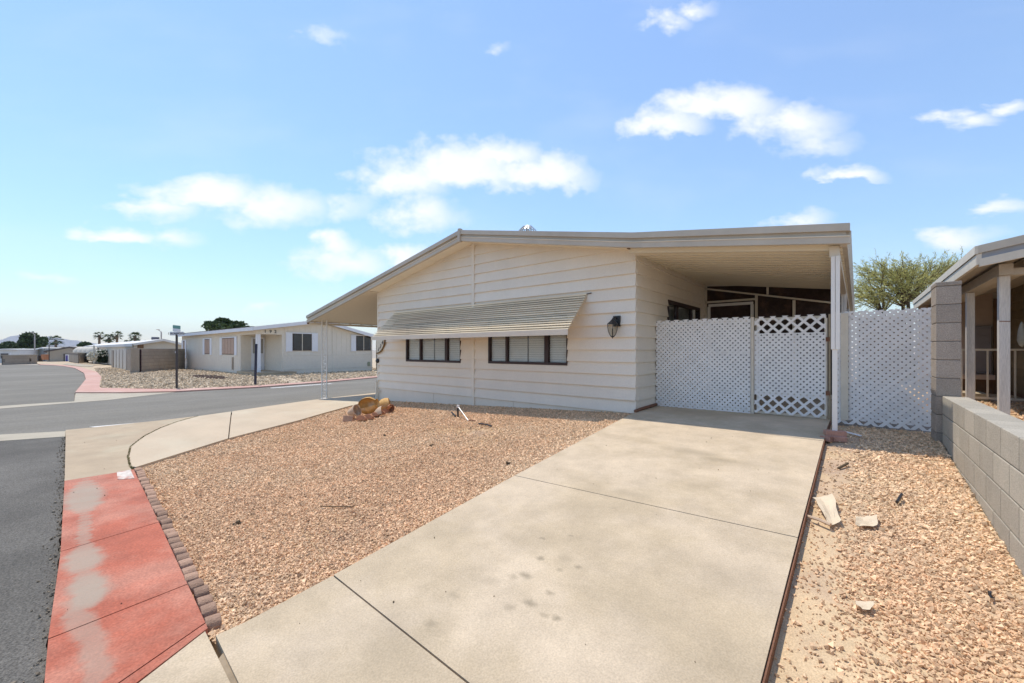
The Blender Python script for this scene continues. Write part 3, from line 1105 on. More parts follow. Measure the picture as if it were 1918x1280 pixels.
# wrought post under it: two bars with scrolls between
pz = gz(-10.45, -.02)
post = MB()
for dx in (-.075, .075):
    post.tube([(-10.45 + dx * .8, -.02 + dx * .65, pz), (-10.45 + dx * .8, -.02 + dx * .65, roof_z(-10.5) - .2)], .021, 8)
post.box(-10.55, -10.35, -.1, .06, pz - .03, pz + .012)
post = post.build('canopy_post', whitem, house)
scr = MB()
for k in range(22):
    zc = pz + .12 + k * .105
    s = 1 if k % 2 else -1
    pts = [(-10.45 + .8 * q, -.02 + .65 * q, zc + dz) for q, dz in [(-.07 * s, -.05), (-.02 * s, -.045), (.03 * s, -.015), (.05 * s, .02), (.02 * s, .045), (-.01 * s, .03)]]
    scr.tube(pts, .008, 5)
scr.build('post_scroll', whitem, post)

# turbine vent on the roof
TVx, TVy = -2.85, .85
tz = roof_z(TVx) - .03
t0 = MB().lathe([(.12, -.02), (.12, .14), (.13, .15)], (TVx, TVy, tz), 16).build('turbine_vent', galv_m, roof)
for k in range(18):
    a = 2 * math.pi * k / 18
    pts = []
    for q in range(8):
        t = q / 7
        r = .13 + .075 * math.sin(math.pi * min(1, t * 1.05)) - .10 * max(0, t - .6)
        aa = a + .35 * t
        pts.append((TVx + r * math.cos(aa), TVy + r * math.sin(aa), tz + .15 + .26 * t))
    m_ = MB()
    for q in range(7):
        p, n_ = Vector(pts[q]), Vector(pts[q + 1])
        tan = Vector((-math.sin(a), math.cos(a), 0)) * .017
        m_.add([p - tan, p + tan, n_ + tan, n_ - tan], [(0, 1, 2, 3)])
    m_.build('turbine_fin', galv_m, roof, normals=False)
MB().lathe([(.001, .425), (.08, .415), (.105, .40), (.10, .39)], (TVx, TVy, tz), 16).build('turbine_cap', galv_m, roof)


# ---------------- windows
def win_front(x0, x1, z0, z1, divs, idx):
    w = MB()
    t = .042
    w.box(x0, x1, -.032, .05, z0, z0 + .05).box(x0, x1, -.032, .05, z1 - t, z1).box(x0, x0 + t, -.032, .05, z0 + .05, z1 - t).box(x1 - t * .45, x1, -.032, .05, z0 + .05, z1 - t)
    win = w.build('window', frame_m, house, bevel=.004)
    for (d, wd) in divs:
        box('mullion', d - wd / 2, d + wd / 2, -.026, .05, z0 + .05, z1 - t, frame_m, win, bevel=.003)
    ed = [x0 + t] + [d for d, _ in divs] + [x1 - t * .45]
    for i, (a, b) in enumerate(zip(ed, ed[1:])):
        wl = .5 * divs[i - 1][1] if i > 0 else 0
        wr = .5 * divs[i][1] if i < len(divs) else 0
        box('pane', a + wl + .002, b - wr - .002, .012, .016, z0 + .052, z1 - t - .002, glass_m, win)
    # one blind made of tilted slats
    bl = MB()
    z = z0 + .02
    k = 0
    while z < z1:
        for (a, b) in ([(x0 + .02, x0 + (x1 - x0) * .52), (x0 + (x1 - x0) * .525, x1 - .02)]):
            s = .0
            bl.hexa([(a, .036, z + s), (b, .036, z + s), (b, .050, z + .041), (a, .050, z + .041)], [(a, .038, z), (b, .038, z), (b, .052, z + .041), (a, .052, z + .041)])
        z += .044
        k += 1
    bl.build('blind', blind_m, win, normals=False)
    box('blind_cord', x0 + (x1 - x0) * .515, x0 + (x1 - x0) * .521, .030, .034, z0 + .04, z1, frame_m, win)
    box('room_shade_sheet', x0 - .01, x1 + .01, .10, .11, z0 - .02, z1 + .02, dark_m, win)  # dark backing sheet, the room's shade put into its colour
    return win


win_front(-6.09, -4.07, 1.26, 2.20, [(-5.52, .05), (-4.56, .085)], 0)
win_front(-3.22, -1.27, 1.27, 2.20, [(-2.72, .05), (-1.735, .09)], 1)
# window in the shaded side wall
w = MB()
y0, y1, z0, z1 = 1.45, 3.50, 1.72, 2.50
w.box(-.05, .03, y0, y1, z1 - .07, z1).box(-.05, .03, y0, y1, z0, z0 + .05).box(-.05, .03, y0, y0 + .05, z0 + .05, z1 - .07).box(-.05, .03, y1 - .05, y1, z0 + .05, z1 - .07)
win = w.build('window', frame_m, house, bevel=.004)
for yy, ww in ((2.0, .09), (2.92, .06), (3.12, .05)):
    box('mullion', -.04, .022, yy - ww / 2, yy + ww / 2, z0 + .05, z1 - .07, frame_m if ww > .055 else whitem, win)
for a, b in ((1.5, 1.955), (2.045, 2.89), (2.95, 3.095), (3.145, 3.45)):
    box('pane', -.012, -.008, a + .002, b - .002, z0 + .052, z1 - .072, glass_m, win)
box('curtain', -.10, -.09, 1.5, 3.45, z0, z1, M('grey_curtain', (.30, .31, .29), .8, .2, 6, .2, 30), win)

# ---------------- slatted awning
awn = MB()
AX0, AX1 = -6.63, -.866
zt, zo, pr = 2.525, 1.89, .66
awning = awn.box(AX0, AX1, -.05, -.02, zt - .02, zt + .012).build('awning', awn_m, house)
NS = 14
for k in range(NS):
    f1 = (k + 1) / NS
    yb = -.03 - (pr - .03) * f1
    zl = zt + (zo - zt) * f1
    yi, zi = yb + .085, zl + .030
    # nearly level plate with a folded front lip; a dark slit stays open above every plate
    MB().hexa([(AX0, yi, zi), (AX1, yi, zi), (AX1, yb, zl), (AX0, yb, zl)], [(AX0, yi, zi - .003), (AX1, yi, zi - .003), (AX1, yb, zl - .003), (AX0, yb, zl - .003)]).box(AX0, AX1, yb - .003, yb, zl - .014, zl + .001).build('slat', awn_m, awning)
for xx in (-6.2, -4.9, -3.7, -2.5, -1.35):
    MB().hexa([(xx - .02, -.03, zt - .03), (xx + .02, -.03, zt - .03), (xx + .02, -pr + .01, zo - .05), (xx - .02, -pr + .01, zo - .05)],
              [(xx - .02, -.03, zt - .05), (xx + .02, -.03, zt - .05), (xx + .02, -pr + .01, zo - .08), (xx - .02, -pr + .01, zo - .08)]).build('awning_rib', awn_m, awning)
MB().box(AX0 - .01, AX1 + .01, -pr - .012, -pr + .004, zo - .092, zo + .004).build('valance', hem_m, awning)
MB().tube([(AX1 - .02, -.03, zt), (AX1 + .09, -.03, zt + .012)], .008, 6).build('awning_pin', frame_m, awning)

# ---------------- carport: pan roof, beam, posts, screened end
pan = MB()
prof = []
y = OH + .06
while y < 12:
    prof += [(y, 0), (y + .10, 0), (y + .108, -.07), (y + .165, -.07), (y + .19, 0)]
    y += .225
xs = [.0, 2.62]
pv = []
for xx in xs:
    for (yy, dz) in prof:
        pv.append((xx, yy, (roof_z(max(xx, .15)) if xx > .15 else 3.345) - .20 + dz))
n = len(prof)
pan.add(pv, [(i, i + 1, n + i + 1, n + i) for i in range(n - 1)])
pan.build('carport_pan', pan_m, house, normals=False)
croof = slope_bar(MB(), [.15, 2.66], OH + .05, 12, -.02, -.06).build('carport_roof', roofw_m, house)
MB().box(.0, .03, OH + .1, 12, 3.125, 3.15).build('wall_hanger', brownwood_m, house)
MB().hexa([(2.60, OH + .05, 2.74), (2.665, OH + .05, 2.74), (2.70, OH + .05, 2.90), (2.60, OH + .05, 2.90)], [(2.60, 12, 2.74), (2.665, 12, 2.74), (2.70, 12, 2.90), (2.60, 12, 2.90)]).build('gutter', fascia_m, house)
box('carport_beam', 2.50, 2.595, -.28, 12, 2.64, 2.765, cream_m, house)


def cpost(y, z0):
    p = MB().box(2.515, 2.553, y - .045, y + .045, z0 + 1.0, 2.645).box(2.557, 2.597, y - .045, y + .045, z0 + 1.0, 2.645).build('carport_post', whitem, house, bevel=.004)
    MB().box(2.525, 2.575, y - .03, y + .03, z0, z0 + 1.02).build('post_foot', whitem, p, bevel=.003)


cpost(-.25, gz(2.55, -.25) + .03)
cpost(3.90, gz(2.55, 3.9))
cpost(7.6, gz(2.55, 7.6))
SY = 3.93
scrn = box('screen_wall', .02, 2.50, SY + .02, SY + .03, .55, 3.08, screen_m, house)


def bar(p, q, w, name='screen_bar', m=cream_m):
    p, q = Vector((p[0], SY, p[1])), Vector((q[0], SY, q[1]))
    d = (q - p).normalized()
    nrm = Vector((-d.z, 0, d.x)) * w / 2
    MB().ext([p + nrm, q + nrm, q - nrm, p - nrm], (0, -.035, 0)).build(name, m, scrn)


bar((.03, 3.06), (2.5, 2.87), .05)
bar((.03, 2.98), (2.5, 2.455), .035)
bar((1.28, 3.0), (1.28, 2.74), .04)
bar((1.07, 2.74), (1.07, .58), .05)
bar((1.75, 2.58), (1.75, .58), .05)
bar((.04, 3.05), (.04, .58), .05)
bar((2.47, 2.9), (2.47, .58), .05)
bar((.03, 2.66), (1.05, 2.66), .045)
bar((.10, 2.58), (1.01, 2.58), .06, 'screen_door_rail', whitem)
bar((.11, 2.55), (.11, .58), .06, 'screen_door_rail', whitem)
bar((.99, 2.55), (.99, .58), .06, 'screen_door_rail', whitem)
bar((.1, 1.5), (1.0, 1.5), .06, 'screen_door_rail', whitem)
bar((.03, .62), (2.5, .62), .08)
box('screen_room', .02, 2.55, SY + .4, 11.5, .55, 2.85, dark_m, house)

# ---------------- small fixtures of the front wall
lan = thing('wall_lantern', (-.30, -.02, 1.95), 'black wall lantern with tapered glass on the siding right of the awning', 'lantern')
box('back_plate', -.362, -.238, -.055, -.022, 1.94, 2.115, black_m, lan, bevel=.004)
MB().tube([(-.30, -.05, 2.06), (-.305, -.10, 2.09), (-.31, -.16, 2.07), (-.315, -.165, 2.03)], .012, 8).build('arm', black_m, lan)
LC = (-.315, -.165)
MB().lathe([(.012, 2.055), (.02, 2.045), (.035, 2.03), (.075, 1.99), (.084, 1.983), (.084, 1.975), (.07, 1.975)], (*LC, 0), 20).build('hood', black_m, lan)
gl = MB().lathe([(.074, 1.974), (.073, 1.93), (.065, 1.87), (.045, 1.81), (.02, 1.775)], (*LC, 0), 20).build('glass', lampglass_m, lan, smooth=True)
for k in range(4):
    a = .5 + k * math.pi / 2
    MB().tube([(LC[0] + r * math.cos(a), LC[1] + r * math.sin(a), z) for r, z in [(.08, 1.976), (.079, 1.93), (.071, 1.87), (.051, 1.81), (.026, 1.772)]], .0055, 6).build('cage_bar', black_m, lan)
MB().lathe([(.001, 1.738), (.008, 1.742), (.009, 1.755), (.03, 1.765), (.032, 1.775), (.001, 1.785)], (*LC, 0), 14).build('finial', black_m, lan)
MB().tube([(LC[0], LC[1], 1.97), (LC[0], LC[1], 1.90)], .012, 8).build('bulb_holder', whitem, lan)

pl = thing('house_number_plaque', (-7.2, -.03, 1.72), 'cream quarter round number plaque with brown rim at the left wall corner', 'plaque')
C0 = (-7.39, 1.86)
arc = [(C0[0] + .40 * math.cos(t), C0[1] + .40 * math.sin(t)) for t in [R(a) for a in range(-88, 1, 8)]]
MB().ext([(x, -.058, z) for x, z in [(-7.385, 1.86)] + arc], (0, .018, 0)).build('face', M('plaque_cream', (.68, .61, .48), .6, .08, 9, .1, 40), pl)
MB().tube([(x, -.055, z) for x, z in arc], .02, 6).build('rim', M('plaque_rim', (.20, .12, .05), .6, .2, 9, .2, 40), pl)
for ch, x, z, rz in (('1', -7.29, 1.565, -8), ('3', -7.195, 1.645, 0), ('4', -7.10, 1.745, 8)):
    text_obj('digit', ch, .155, .004, black_m, pl, (x, -.063, z), (R(90), R(-rz), 0), .3)
fx = MB().lathe([(.001, .05), (.045, .045), (.062, .02), (.062, 0)], (0, 0, 0), 16, mat=Matrix.Rotation(R(90), 4, 'X')).build('round_wall_fixture', black_m, None, smooth=True)
fx.location = (-7.36, -.03, 1.255)
tag(fx, 'small black round fixture on the left corner of the siding', 'wall fixture')
hp = MB().tube([(-7.37, -.07, gz(-7.37, 0)), (-7.37, -.07, .72)], .022, 8).build('wall_conduit', trim_m)
tag(hp, 'thin painted conduit standing at the left wall corner', 'pipe')
hp2 = MB().tube([(-7.27, -.06, gz(-7.27, 0)), (-7.27, -.06, .42), (-7.25, -.06, .46), (-7.22, -.06, .46), (-7.20, -.06, .43)], .014, 8).build('bent_pipe', cream_m)
tag(hp2, 'short hooked pipe against the skirting at the left corner', 'pipe')
rp = MB().tube([(.045, -.10, gz(.05, -.1) + .055), (.05, .30, gz(.05, .3) + .06), (.04, .80, gz(.05, .8) + .06)], .028, 8).build('rusty_pipe', rust_m)
tag(rp, 'rusty pipe lying along the foot of the side wall by the lattice', 'pipe')
# ================================================================== FENCE, WALLS, EDGING
FY = .83
PER = .151


def lattice(parent, X0, X1, z0, z1, y, phase, per=PER, w=.0345, flip=False, wave=0.0):
    for layer, sg in enumerate((1, -1)):
        lo = min(X0 - sg * z0, X0 - sg * z1, X1 - sg * z0, X1 - sg * z1)
        hi = max(X0 - sg * z0, X0 - sg * z1, X1 - sg * z0, X1 - sg * z1)
        c = math.floor(lo / per) * per + phase
        yy = y + (layer if not flip else 1 - layer) * .0034
        while c < hi:
            h = w / 2 * math.sqrt(2)
            poly = [(X0, z0), (X1, z0), (X1, z1), (X0, z1)]
            poly = clip_half(poly, 1, -sg, c + h)
            if len(poly) > 2:
                poly = clip_half(poly, -1, sg, -(c - h))
            if len(poly) > 2 and area2(poly) > 4e-4:
                MB().ext([(x, yy, z) for x, z in poly], (0, .0032, 0)).build('lattice_strip', lattice_m, parent)
            c += per


pa = thing('lattice_fence', (.75, FY, .56), 'white lattice panel fence between the side wall and the gate', 'lattice fence', 'white lattice across the carport')
lattice(pa, .025, 1.49, .56, 2.065, FY, .0)
lattice(pa, .025, 1.49, .575, 2.05, FY + .0070, PER / 2, flip=True)
box('rail', .03, 1.48, FY + .032, FY + .06, 1.98, 2.03, cream_m, pa)
box('rail', .03, 1.48, FY + .032, FY + .06, .60, .65, cream_m, pa)
box('edge_post', .005, .04, FY + .032, FY + .07, .55, 2.05, brownwood_m, pa)
gp_ = box('fence_post', 1.495, 1.535, FY + .01, FY + .06, .54, 2.055, cream_m, None, bevel=.004)
tag(gp_, 'slim cream fence post between lattice panel and gate', 'post')
gate = thing('lattice_gate', (1.98, FY, .58), 'white lattice gate with open diamond bands along its top and bottom', 'gate', 'white lattice across the carport')
lattice(gate, 1.545, 2.415, .60, 2.055, FY - .004, .05)
lattice(gate, 1.545, 2.415, .86, 1.80, FY + .0032, .05 + PER / 2, flip=True)
box('frame_rail', 1.545, 2.42, FY + .028, FY + .052, 2.0, 2.035, cream_m, gate)
box('frame_rail', 1.545, 2.42, FY + .028, FY + .052, .585, .625, cream_m, gate)
box('frame_stile', 1.57, 1.605, FY + .028, FY + .052, .626, 1.999, whitem, gate)
box('frame_stile', 2.40, 2.432, FY + .012, FY + .052, .626, 1.999, cream_m, gate)
for z in (.95, 1.70):
    box('hinge', 2.415, 2.46, FY - .012, FY + .01, z - .03, z + .03, rust_m, gate)
hp_ = box('gate_post', 2.445, 2.468, FY + .0, FY + .045, .54, 2.05, M('gate_post_bronze', (.33, .26, .17), .6, .2, 9, .1, 60), None, bevel=.003)
tag(hp_, 'bronze coloured hinge post at the right edge of the lattice gate', 'post')
pb = thing('lattice_fence', (3.0, FY, .5), 'taller white lattice panel between carport post and block pillar', 'lattice fence', 'white lattice across the carport')
lattice(pb, 2.485, 3.47, .545, 2.075, FY - .004, .02, w=.0375)
lattice(pb, 2.485, 3.47, .60, 2.06, FY + .0030, .02 + PER * .5, w=.0375, flip=True)
box('backing_board', 2.58, 2.66, FY - .03, FY - .014, .60, 2.05, cream_m, pb)
box('rail', 2.49, 3.45, FY + .03, FY + .06, 1.96, 2.0, cream_m, pb)
sh_ = thing('dark_backing_shed', (3.25, 11.3, .5), 'added dark brown shed that darkens the holes of the right lattice', 'shed')  # added dark backdrop so the lattice holes read dark
box('shed_wall', 2.80, 3.82, 11.0, 12.6, .4, 2.5, brownwood_m, sh_)
box('shed_roof', 2.74, 3.88, 10.9, 12.7, 2.5, 2.58, rust_m, sh_)
# broken strip lying under it, bricks under the carport post
bs = MB().box(-.10, .10, -.02, .02, -.004, .004).build('broken_lattice_strip', lattice_m, None, bevel=.001)
p = gnd(1595, 812)
bs.location = (p[0], p[1], p[2] + .0)
bs.rotation_euler = (.06, .12, R(-25))
tag(bs, 'broken piece of white lattice lying on the dirt beside the carport post', 'lattice strip')
BRK = MB().box(-.1, .1, -.05, .05, -.03, .03).mesh('brick', bevel=.006)
BRK.materials.append(brick_m)
zb0 = gz(2.55, -.25) - .035
for k, (x, y, z, a, lb) in enumerate([(2.56, -.30, zb0 + .03, 8, 'lower red brick under the carport post'), (2.55, -.27, zb0 + .088, 20, 'upper red brick directly under the foot of the carport post'), (2.49, -.36, zb0 + .025, 75, 'red brick half buried at the edge of the driveway slab')]):
    o = link('brick', BRK, None)
    o.location = (x, y, z)
    o.rotation_euler = (0, 0 if k < 2 else .15, R(a))
    tag(o, lb, 'brick')
# block pillar
pil = thing('block_pillar', (3.52, .34, .5), 'tall grey concrete block pillar at the right end of the lattice', 'pillar')
BL = MB().box(-.0975, .0975, -.197, .197, -.097, .097).mesh('block', bevel=.005)
BL.materials.append(block_m)
CP = MB().box(-.1, .1, -.2, .2, -.021, .021).mesh('cap_block', bevel=.005)
CP.materials.append(block_m)
zt_ = 2.255
k = 0
while zt_ > .5:
    link('block', BL, None, pil, (3.52, .34, zt_ - .1015))
    zt_ -= .203
link('cap_block', CP, None, pil, (3.52, .34, 2.28))
box('mortar_core', 3.430, 3.610, .150, .530, .45, 2.262, mortar_m, pil)
# low block wall
lw = thing('low_block_wall', (3.57, -2.8, .3), 'low grey concrete block wall running along the right side yard', 'block wall')
BW = MB().box(-.098, .098, -.195, .195, -.0965, .0965).mesh('wall_block', bevel=.006)
BW.materials.append(cap_m)
BH = MB().box(-.098, .098, -.097, .097, -.098, .098).mesh('wall_block_half', bevel=.004)
BH.materials.append(cap_m)
for c in range(5):
    zc = 1.048 - .203 * c - .1015
    y = .135
    if c % 2:
        link('block', BH, None, lw, (3.57, y - .1, zc))
        y -= .2
    while y > -6.2:
        if zc + .1 > gz(3.5, y - .2) - .06:
            link('block', BW, None, lw, (3.57, y - .2, zc))
        y -= .4
MB().box(3.480, 3.660, -6.2, .13, -.1, 1.040).build('mortar_core', mortar_m, lw)
# brick edging along the kerb walk
edg = thing('brick_edging', (-2, -5.55, .05), 'row of small rounded brown edging bricks between red kerb and gravel', 'edging')
prof = [(-.052, -.05), (.052, -.05), (.052, .012), (.044, .032), (.025, .043), (0, .046), (-.025, .043), (-.044, .032), (-.052, .012)]
EB = MB().ext([(x, -.040, z) for x, z in prof], (0, .072, 0)).mesh('brick', bevel=.008)
EB.materials.append(edger_m)
x = .02
re_ = random.Random(4)
while x > -4.05:
    y = ky_r(x) + .045
    o = link('brick', EB, None, edg, (x, y + re_.uniform(-.008, .008), gz(x, y) + .000 + re_.uniform(-.006, .006)))
    sl = math.atan2(-.28, 4.2)
    o.rotation_euler = (re_.uniform(-.06, .06), re_.uniform(-.05, .05), sl + re_.uniform(-.10, .10))
    x -= .123
# rusty form strip along the right edge of the drive
fs = MB()
ys_ = [-5.2, -4.2, -3.07, -2, -1.2, -.6, 0, .8]
for a, b in zip(ys_, ys_[1:]):
    xa = 2.443 + (a + 5.2) * .0042
    xb = 2.443 + (b + 5.2) * .0042
    fs.hexa([(xa, a, gz(xa, a) - .06), (xa + .007, a, gz(xa, a) - .06), (xa + .007, a, gz(xa, a) + .026), (xa, a, gz(xa, a) + .026)],
            [(xb, b, gz(xb, b) - .06), (xb + .007, b, gz(xb, b) - .06), (xb + .007, b, gz(xb, b) + .026), (xb, b, gz(xb, b) + .026)])
tag(fs.build('form_strip', rust_m), 'rusty brown strip along the right edge of the driveway', 'edging strip')

# ------------------------------------------------------------------ broken pots and bricks on the gravel
RP = random.Random(12)
TURN = Matrix.Rotation


def pot(name, prof, loc, rot, m, label, a0=0, a1=2 * math.pi, n=20, cat='pot', thick=.014):
    mb = MB()
    outer = prof
    inner = [(max(r - thick, .001), z) for r, z in prof][::-1]
    mb.lathe(outer + inner, (0, 0, 0), n, a0, a1)
    me = mb.mesh(name, smooth=False)
    o = link(name, me, m)
    o.location = loc
    ez = Vector(rot[0]).normalized()
    ex = Vector(rot[1])
    ex = (ex - ez * ex.dot(ez)).normalized()
    o.rotation_euler = Matrix((ex, ez.cross(ex), ez)).transposed().to_euler()
    o.scale = (.86, .86, .86)
    if label:
        tag(o, label, cat)
    return o


PX, PY = -4.98, -1.72
pzg = gz(PX, PY)
# a ribbed direction: pile runs from lower left to upper right in the view
d1 = Vector((.0, 1.0, 0)).normalized()
TC = Vector((.85, -.52, 0))
SD = Vector((RT[0], RT[1], 0))
UP = Vector((0, 0, 1))
p = Vector(gnd(683, 781))
pot('broken_urn', [(.07, 0), (.14, .04), (.19, .13), (.205, .22), (.19, .31), (.14, .38), (.10, .42), (.12, .46)], p + UP * .17 - TC * .12 - SD * .12, (SD + UP * .22, TC + UP * .55), ochre_m, 'ochre clay urn on its side with a broken open belly in the pile', R(34), R(316))
p = Vector(gnd(710, 776))
pot('broken_urn_half', [(.05, 0), (.14, .04), (.18, .12), (.185, .20), (.16, .28)], p + UP * .10 - TC * .28, (SD * .9 - TC * .2 + UP * .25, -UP), ochre_m, 'domed back half of a broken ochre urn at the top of the pile', R(60), R(300))
p = Vector(gnd(660, 785))
pot('clay_pot', [(.07, 0), (.085, .03), (.115, .15), (.125, .18), (.142, .185), (.142, .22), (.125, .22)], p + UP * .10 - TC * .06 - SD * .06, (SD * .8 + UP * .35 + TC * .25, UP), shard_m, 'pale clay pot lying on its side at the left end of the pile')
p = Vector(gnd(704, 782))
pot('pot_shard', [(.05, .0), (.12, .04), (.16, .12), (.17, .2)], p + UP * .03 - TC * .10, (SD + UP * .3, UP + TC * .5), shard_m, 'curved pale pot shard leaning on the broken urn', R(-60), R(62), 10, 'shard')
p = Vector(gnd(719, 775))
pot('pot_shard', [(.07, .0), (.12, .06), (.15, .16)], p + UP * .06 - TC * .12, (SD * .4 + UP, SD), terra_m, 'dark terracotta shard near the right end of the pile', R(-50), R(60), 10, 'shard')
p = Vector(gnd(727, 772))
pot('terracotta_pot', [(.05, 0), (.06, .02), (.085, .12), (.10, .12), (.10, .16), (.088, .16)], p + UP * .075 - TC * .02 - SD * .02, (SD * .7 + TC * .7 + UP * .1, UP), terra_m, 'small terracotta pot tipped over at the right end of the pile')
half = [(.085 * math.cos(t), .085 * math.sin(t)) for t in [R(a) for a in range(0, 181, 15)]]
HB = MB().ext([(x, -.035, z) for x, z in half], (0, .07, 0)).mesh('edging_half_brick', bevel=.006)
HB.materials.append(terra_m)
for k, (px, py) in enumerate([(677, 789), (691, 786), (703, 782), (714, 778), (721, 774)]):
    p = gnd(px, py)
    o = link('edging_brick', HB, None)
    o.location = (p[0], p[1], p[2] + .012)
    o.rotation_euler = (R(-14), R(RP.uniform(-12, 12)), R(28 + RP.uniform(-14, 14)))
    s = 1.15 - k * .06
    o.scale = (s, s, s)
    tag(o, 'rounded brown brick leaning on the pot pile, %s from the left' % ['second', 'third', 'fourth', 'fifth', 'sixth'][k], 'brick', 'bricks propped along the pot pile')
p = gnd(652, 789)
o = link('edging_brick', MB().box(-.10, .10, -.04, .04, -.02, .105).mesh('edging_block', bevel=.012), edger_m)
o.location = (p[0] + .01, p[1], p[2])
o.rotation_euler = (R(-12), R(3), R(36))
tag(o, 'square brown brick at the left end of the pot pile', 'brick', 'bricks propped along the pot pile')

# sprinkler riser and black hose bits
p0 = Vector(gnd(858, 781))
p1 = Vector(gnd(877, 788))
top = p0 + Vector((-.0, 0.0, .19))
sp = thing('sprinkler_pipe', tuple(p0), 'bent irrigation riser sticking out of the gravel before the wall', 'pipe')
MB().tube([p0 - Vector((0, 0, .02)), p0 + Vector((-.01, 0, .16))], .017, 8).build('riser', black_m, sp)
MB().lathe([(.001, .03), (.024, .025), (.026, 0), (.02, -.02)], tuple(top), 10).build('elbow', whitem, sp)
MB().tube([top, top + (p1 - top) * .5, p1], .009, 8).build('arm', galv_m, sp)
MB().tube([p1, p1 + Vector((.10, -.01, .02)), p1 + Vector((.3, .02, .0))], .009, 6).build('lead', rust_m, sp)
a, b = Vector(gnd(846, 777)), Vector(gnd(853, 781))
o = MB().tube([a + Vector((0, 0, .045)), b + Vector((0, 0, .012))], .016, 8).build('pipe_stub', black_m)
tag(o, 'short dark pipe stub beside the bent irrigation riser', 'pipe')
a, b = Vector(gnd(897, 795)), Vector(gnd(921, 800))
o = MB().tube([a + Vector((0, 0, .012)), (a + b) / 2 + Vector((.02, .01, .02)), b + Vector((0, 0, .014))], .012, 8).build('hose_piece', black_m)
tag(o, 'short black hose piece lying on the gravel right of the riser', 'hose')
# a few dark leaves and twigs on the gravel
for k, (px, py, lb) in enumerate([(721, 817, 'dark pine cone on the gravel below the pot pile'), (808, 836, 'dark brown clod in the middle of the gravel'), (952, 869, 'small dark clod near the driveway edge on the gravel'), (444, 982, 'dark leaf scrap on the front gravel')]):
    p = gnd(px, py)
    mb = MB()
    for q in range(7):
        c = Vector((RP.uniform(-.02, .02), RP.uniform(-.02, .02), RP.uniform(.0, .02)))
        r = RP.uniform(.008, .016)
        mb.lathe([(.001, r), (r * .8, r * .5), (r, 0), (.001, -r)], c, 6)
    o = mb.build('clod', bark_m)
    o.location = p
    tag(o, lb, 'debris')
p = Vector(gnd(632, 952))
o = MB().tube([p + Vector((-.14, -.09, .01)), p + Vector((0, 0, .014)), p + Vector((.10, .10, .012))], .004, 5).build('twig', bark_m)
tag(o, 'thin dry twig lying on the front gravel', 'twig')


# litter on the side yard
def scrap(name, pix, m, label, cat, lift=.01, curl=.03, th=.002, n=5, seed=1, z_off=-.02):
    rr = random.Random(seed)
    P = [Vector(gnd(*q)) for q in pix]
    mb = MB()
    A, B, Cc, D = P
    vs_ = []
    for j in range(n + 1):
        for i in range(n + 1):
            u, v = i / n, j / n
            q = (A * (1 - u) + B * u) * (1 - v) + (D * (1 - u) + Cc * u) * v
            q.z += lift + curl * (4 * (u - .5) ** 2 * rr.uniform(.6, 1) * .5 + rr.uniform(-.2, .3) * .6 + .3 * math.sin(v * 5)) + z_off
            q.x += rr.uniform(-.006, .006)
            vs_.append(q)
    m1 = len(vs_)
    fs_ = [(j * (n + 1) + i, j * (n + 1) + i + 1, (j + 1) * (n + 1) + i + 1, (j + 1) * (n + 1) + i) for j in range(n) for i in range(n)]
    low = [q - Vector((0, 0, th)) for q in vs_]
    mb.add(vs_, fs_)
    mb.add(low, [f[::-1] for f in fs_])
    o = mb.build(name, m, None, normals=False)
    tag(o, label, cat)
    return o


scrap('paper_scrap', [(1523, 938), (1557, 930), (1575, 978), (1552, 986)], paper_m, 'crumpled tan paper scrap lying beside the driveway edge', 'paper', .03, .04, seed=3)
scrap('paper_scrap', [(1601, 970), (1642, 966), (1643, 985), (1603, 984)], paper_m, 'half buried tan paper scrap in the middle of the side yard', 'paper', .02, .025, seed=5)
scrap('paper_scrap', [(1598, 1126), (1640, 1128), (1630, 1142), (1612, 1140)], paper_m, 'small flat tan scrap on the near gravel of the side yard', 'paper', .02, .01, seed=7)
a, b = Vector(gnd(1511, 967)), Vector(gnd(1556, 986))
o = MB().tube([a, (a + b) / 2 + Vector((0, 0, .012)), b + Vector((0, 0, .01))], .012, 6).build('stick', shard_m)
tag(o, 'pale stick under the crumpled paper beside the driveway', 'stick')
a, b = Vector(gnd(1680, 941)), Vector(gnd(1689, 929))
o = MB().tube([a, b + Vector((0, 0, .012))], .011, 8).build('black_tube', black_m)
tag(o, 'short black plastic tube on the side yard gravel', 'tube')
scrap('black_scrap', [(1848, 1106), (1856, 1108), (1862, 1120), (1854, 1118)], black_m, 'small black plastic scrap on the gravel near the low wall', 'scrap', .02, .008, seed=9)
a, b = Vector(gnd(1570, 874)), Vector(gnd(1588, 868))
o = MB().tube([a - Vector((0, 0, .02)), b + Vector((0, 0, .0))], .012, 6).build('bark_piece', bark_m)
tag(o, 'dark bark piece on the gravel below the lattice', 'debris')
# ================================================================== RIGHT NEIGHBOUR
nb = thing('porch_house', (6, 5, .55), 'tan house with white porch posts and wide eaves behind the low block wall', 'house')
NZ0, NS_ = 2.84, .19


def nroof(x):
    return NZ0 + (x - 3.9) * NS_


def nbar(x0, x1, y0, y1, top, bot, name, m, par=nb):
    return MB().hexa([(x0, y0, nroof(x0) + bot), (x0, y1, nroof(x0) + bot), (x0, y1, nroof(x0) + top), (x0, y0, nroof(x0) + top)],
                     [(x1, y0, nroof(x1) + bot), (x1, y1, nroof(x1) + bot), (x1, y1, nroof(x1) + top), (x1, y0, nroof(x1) + top)]).build(name, m, par)


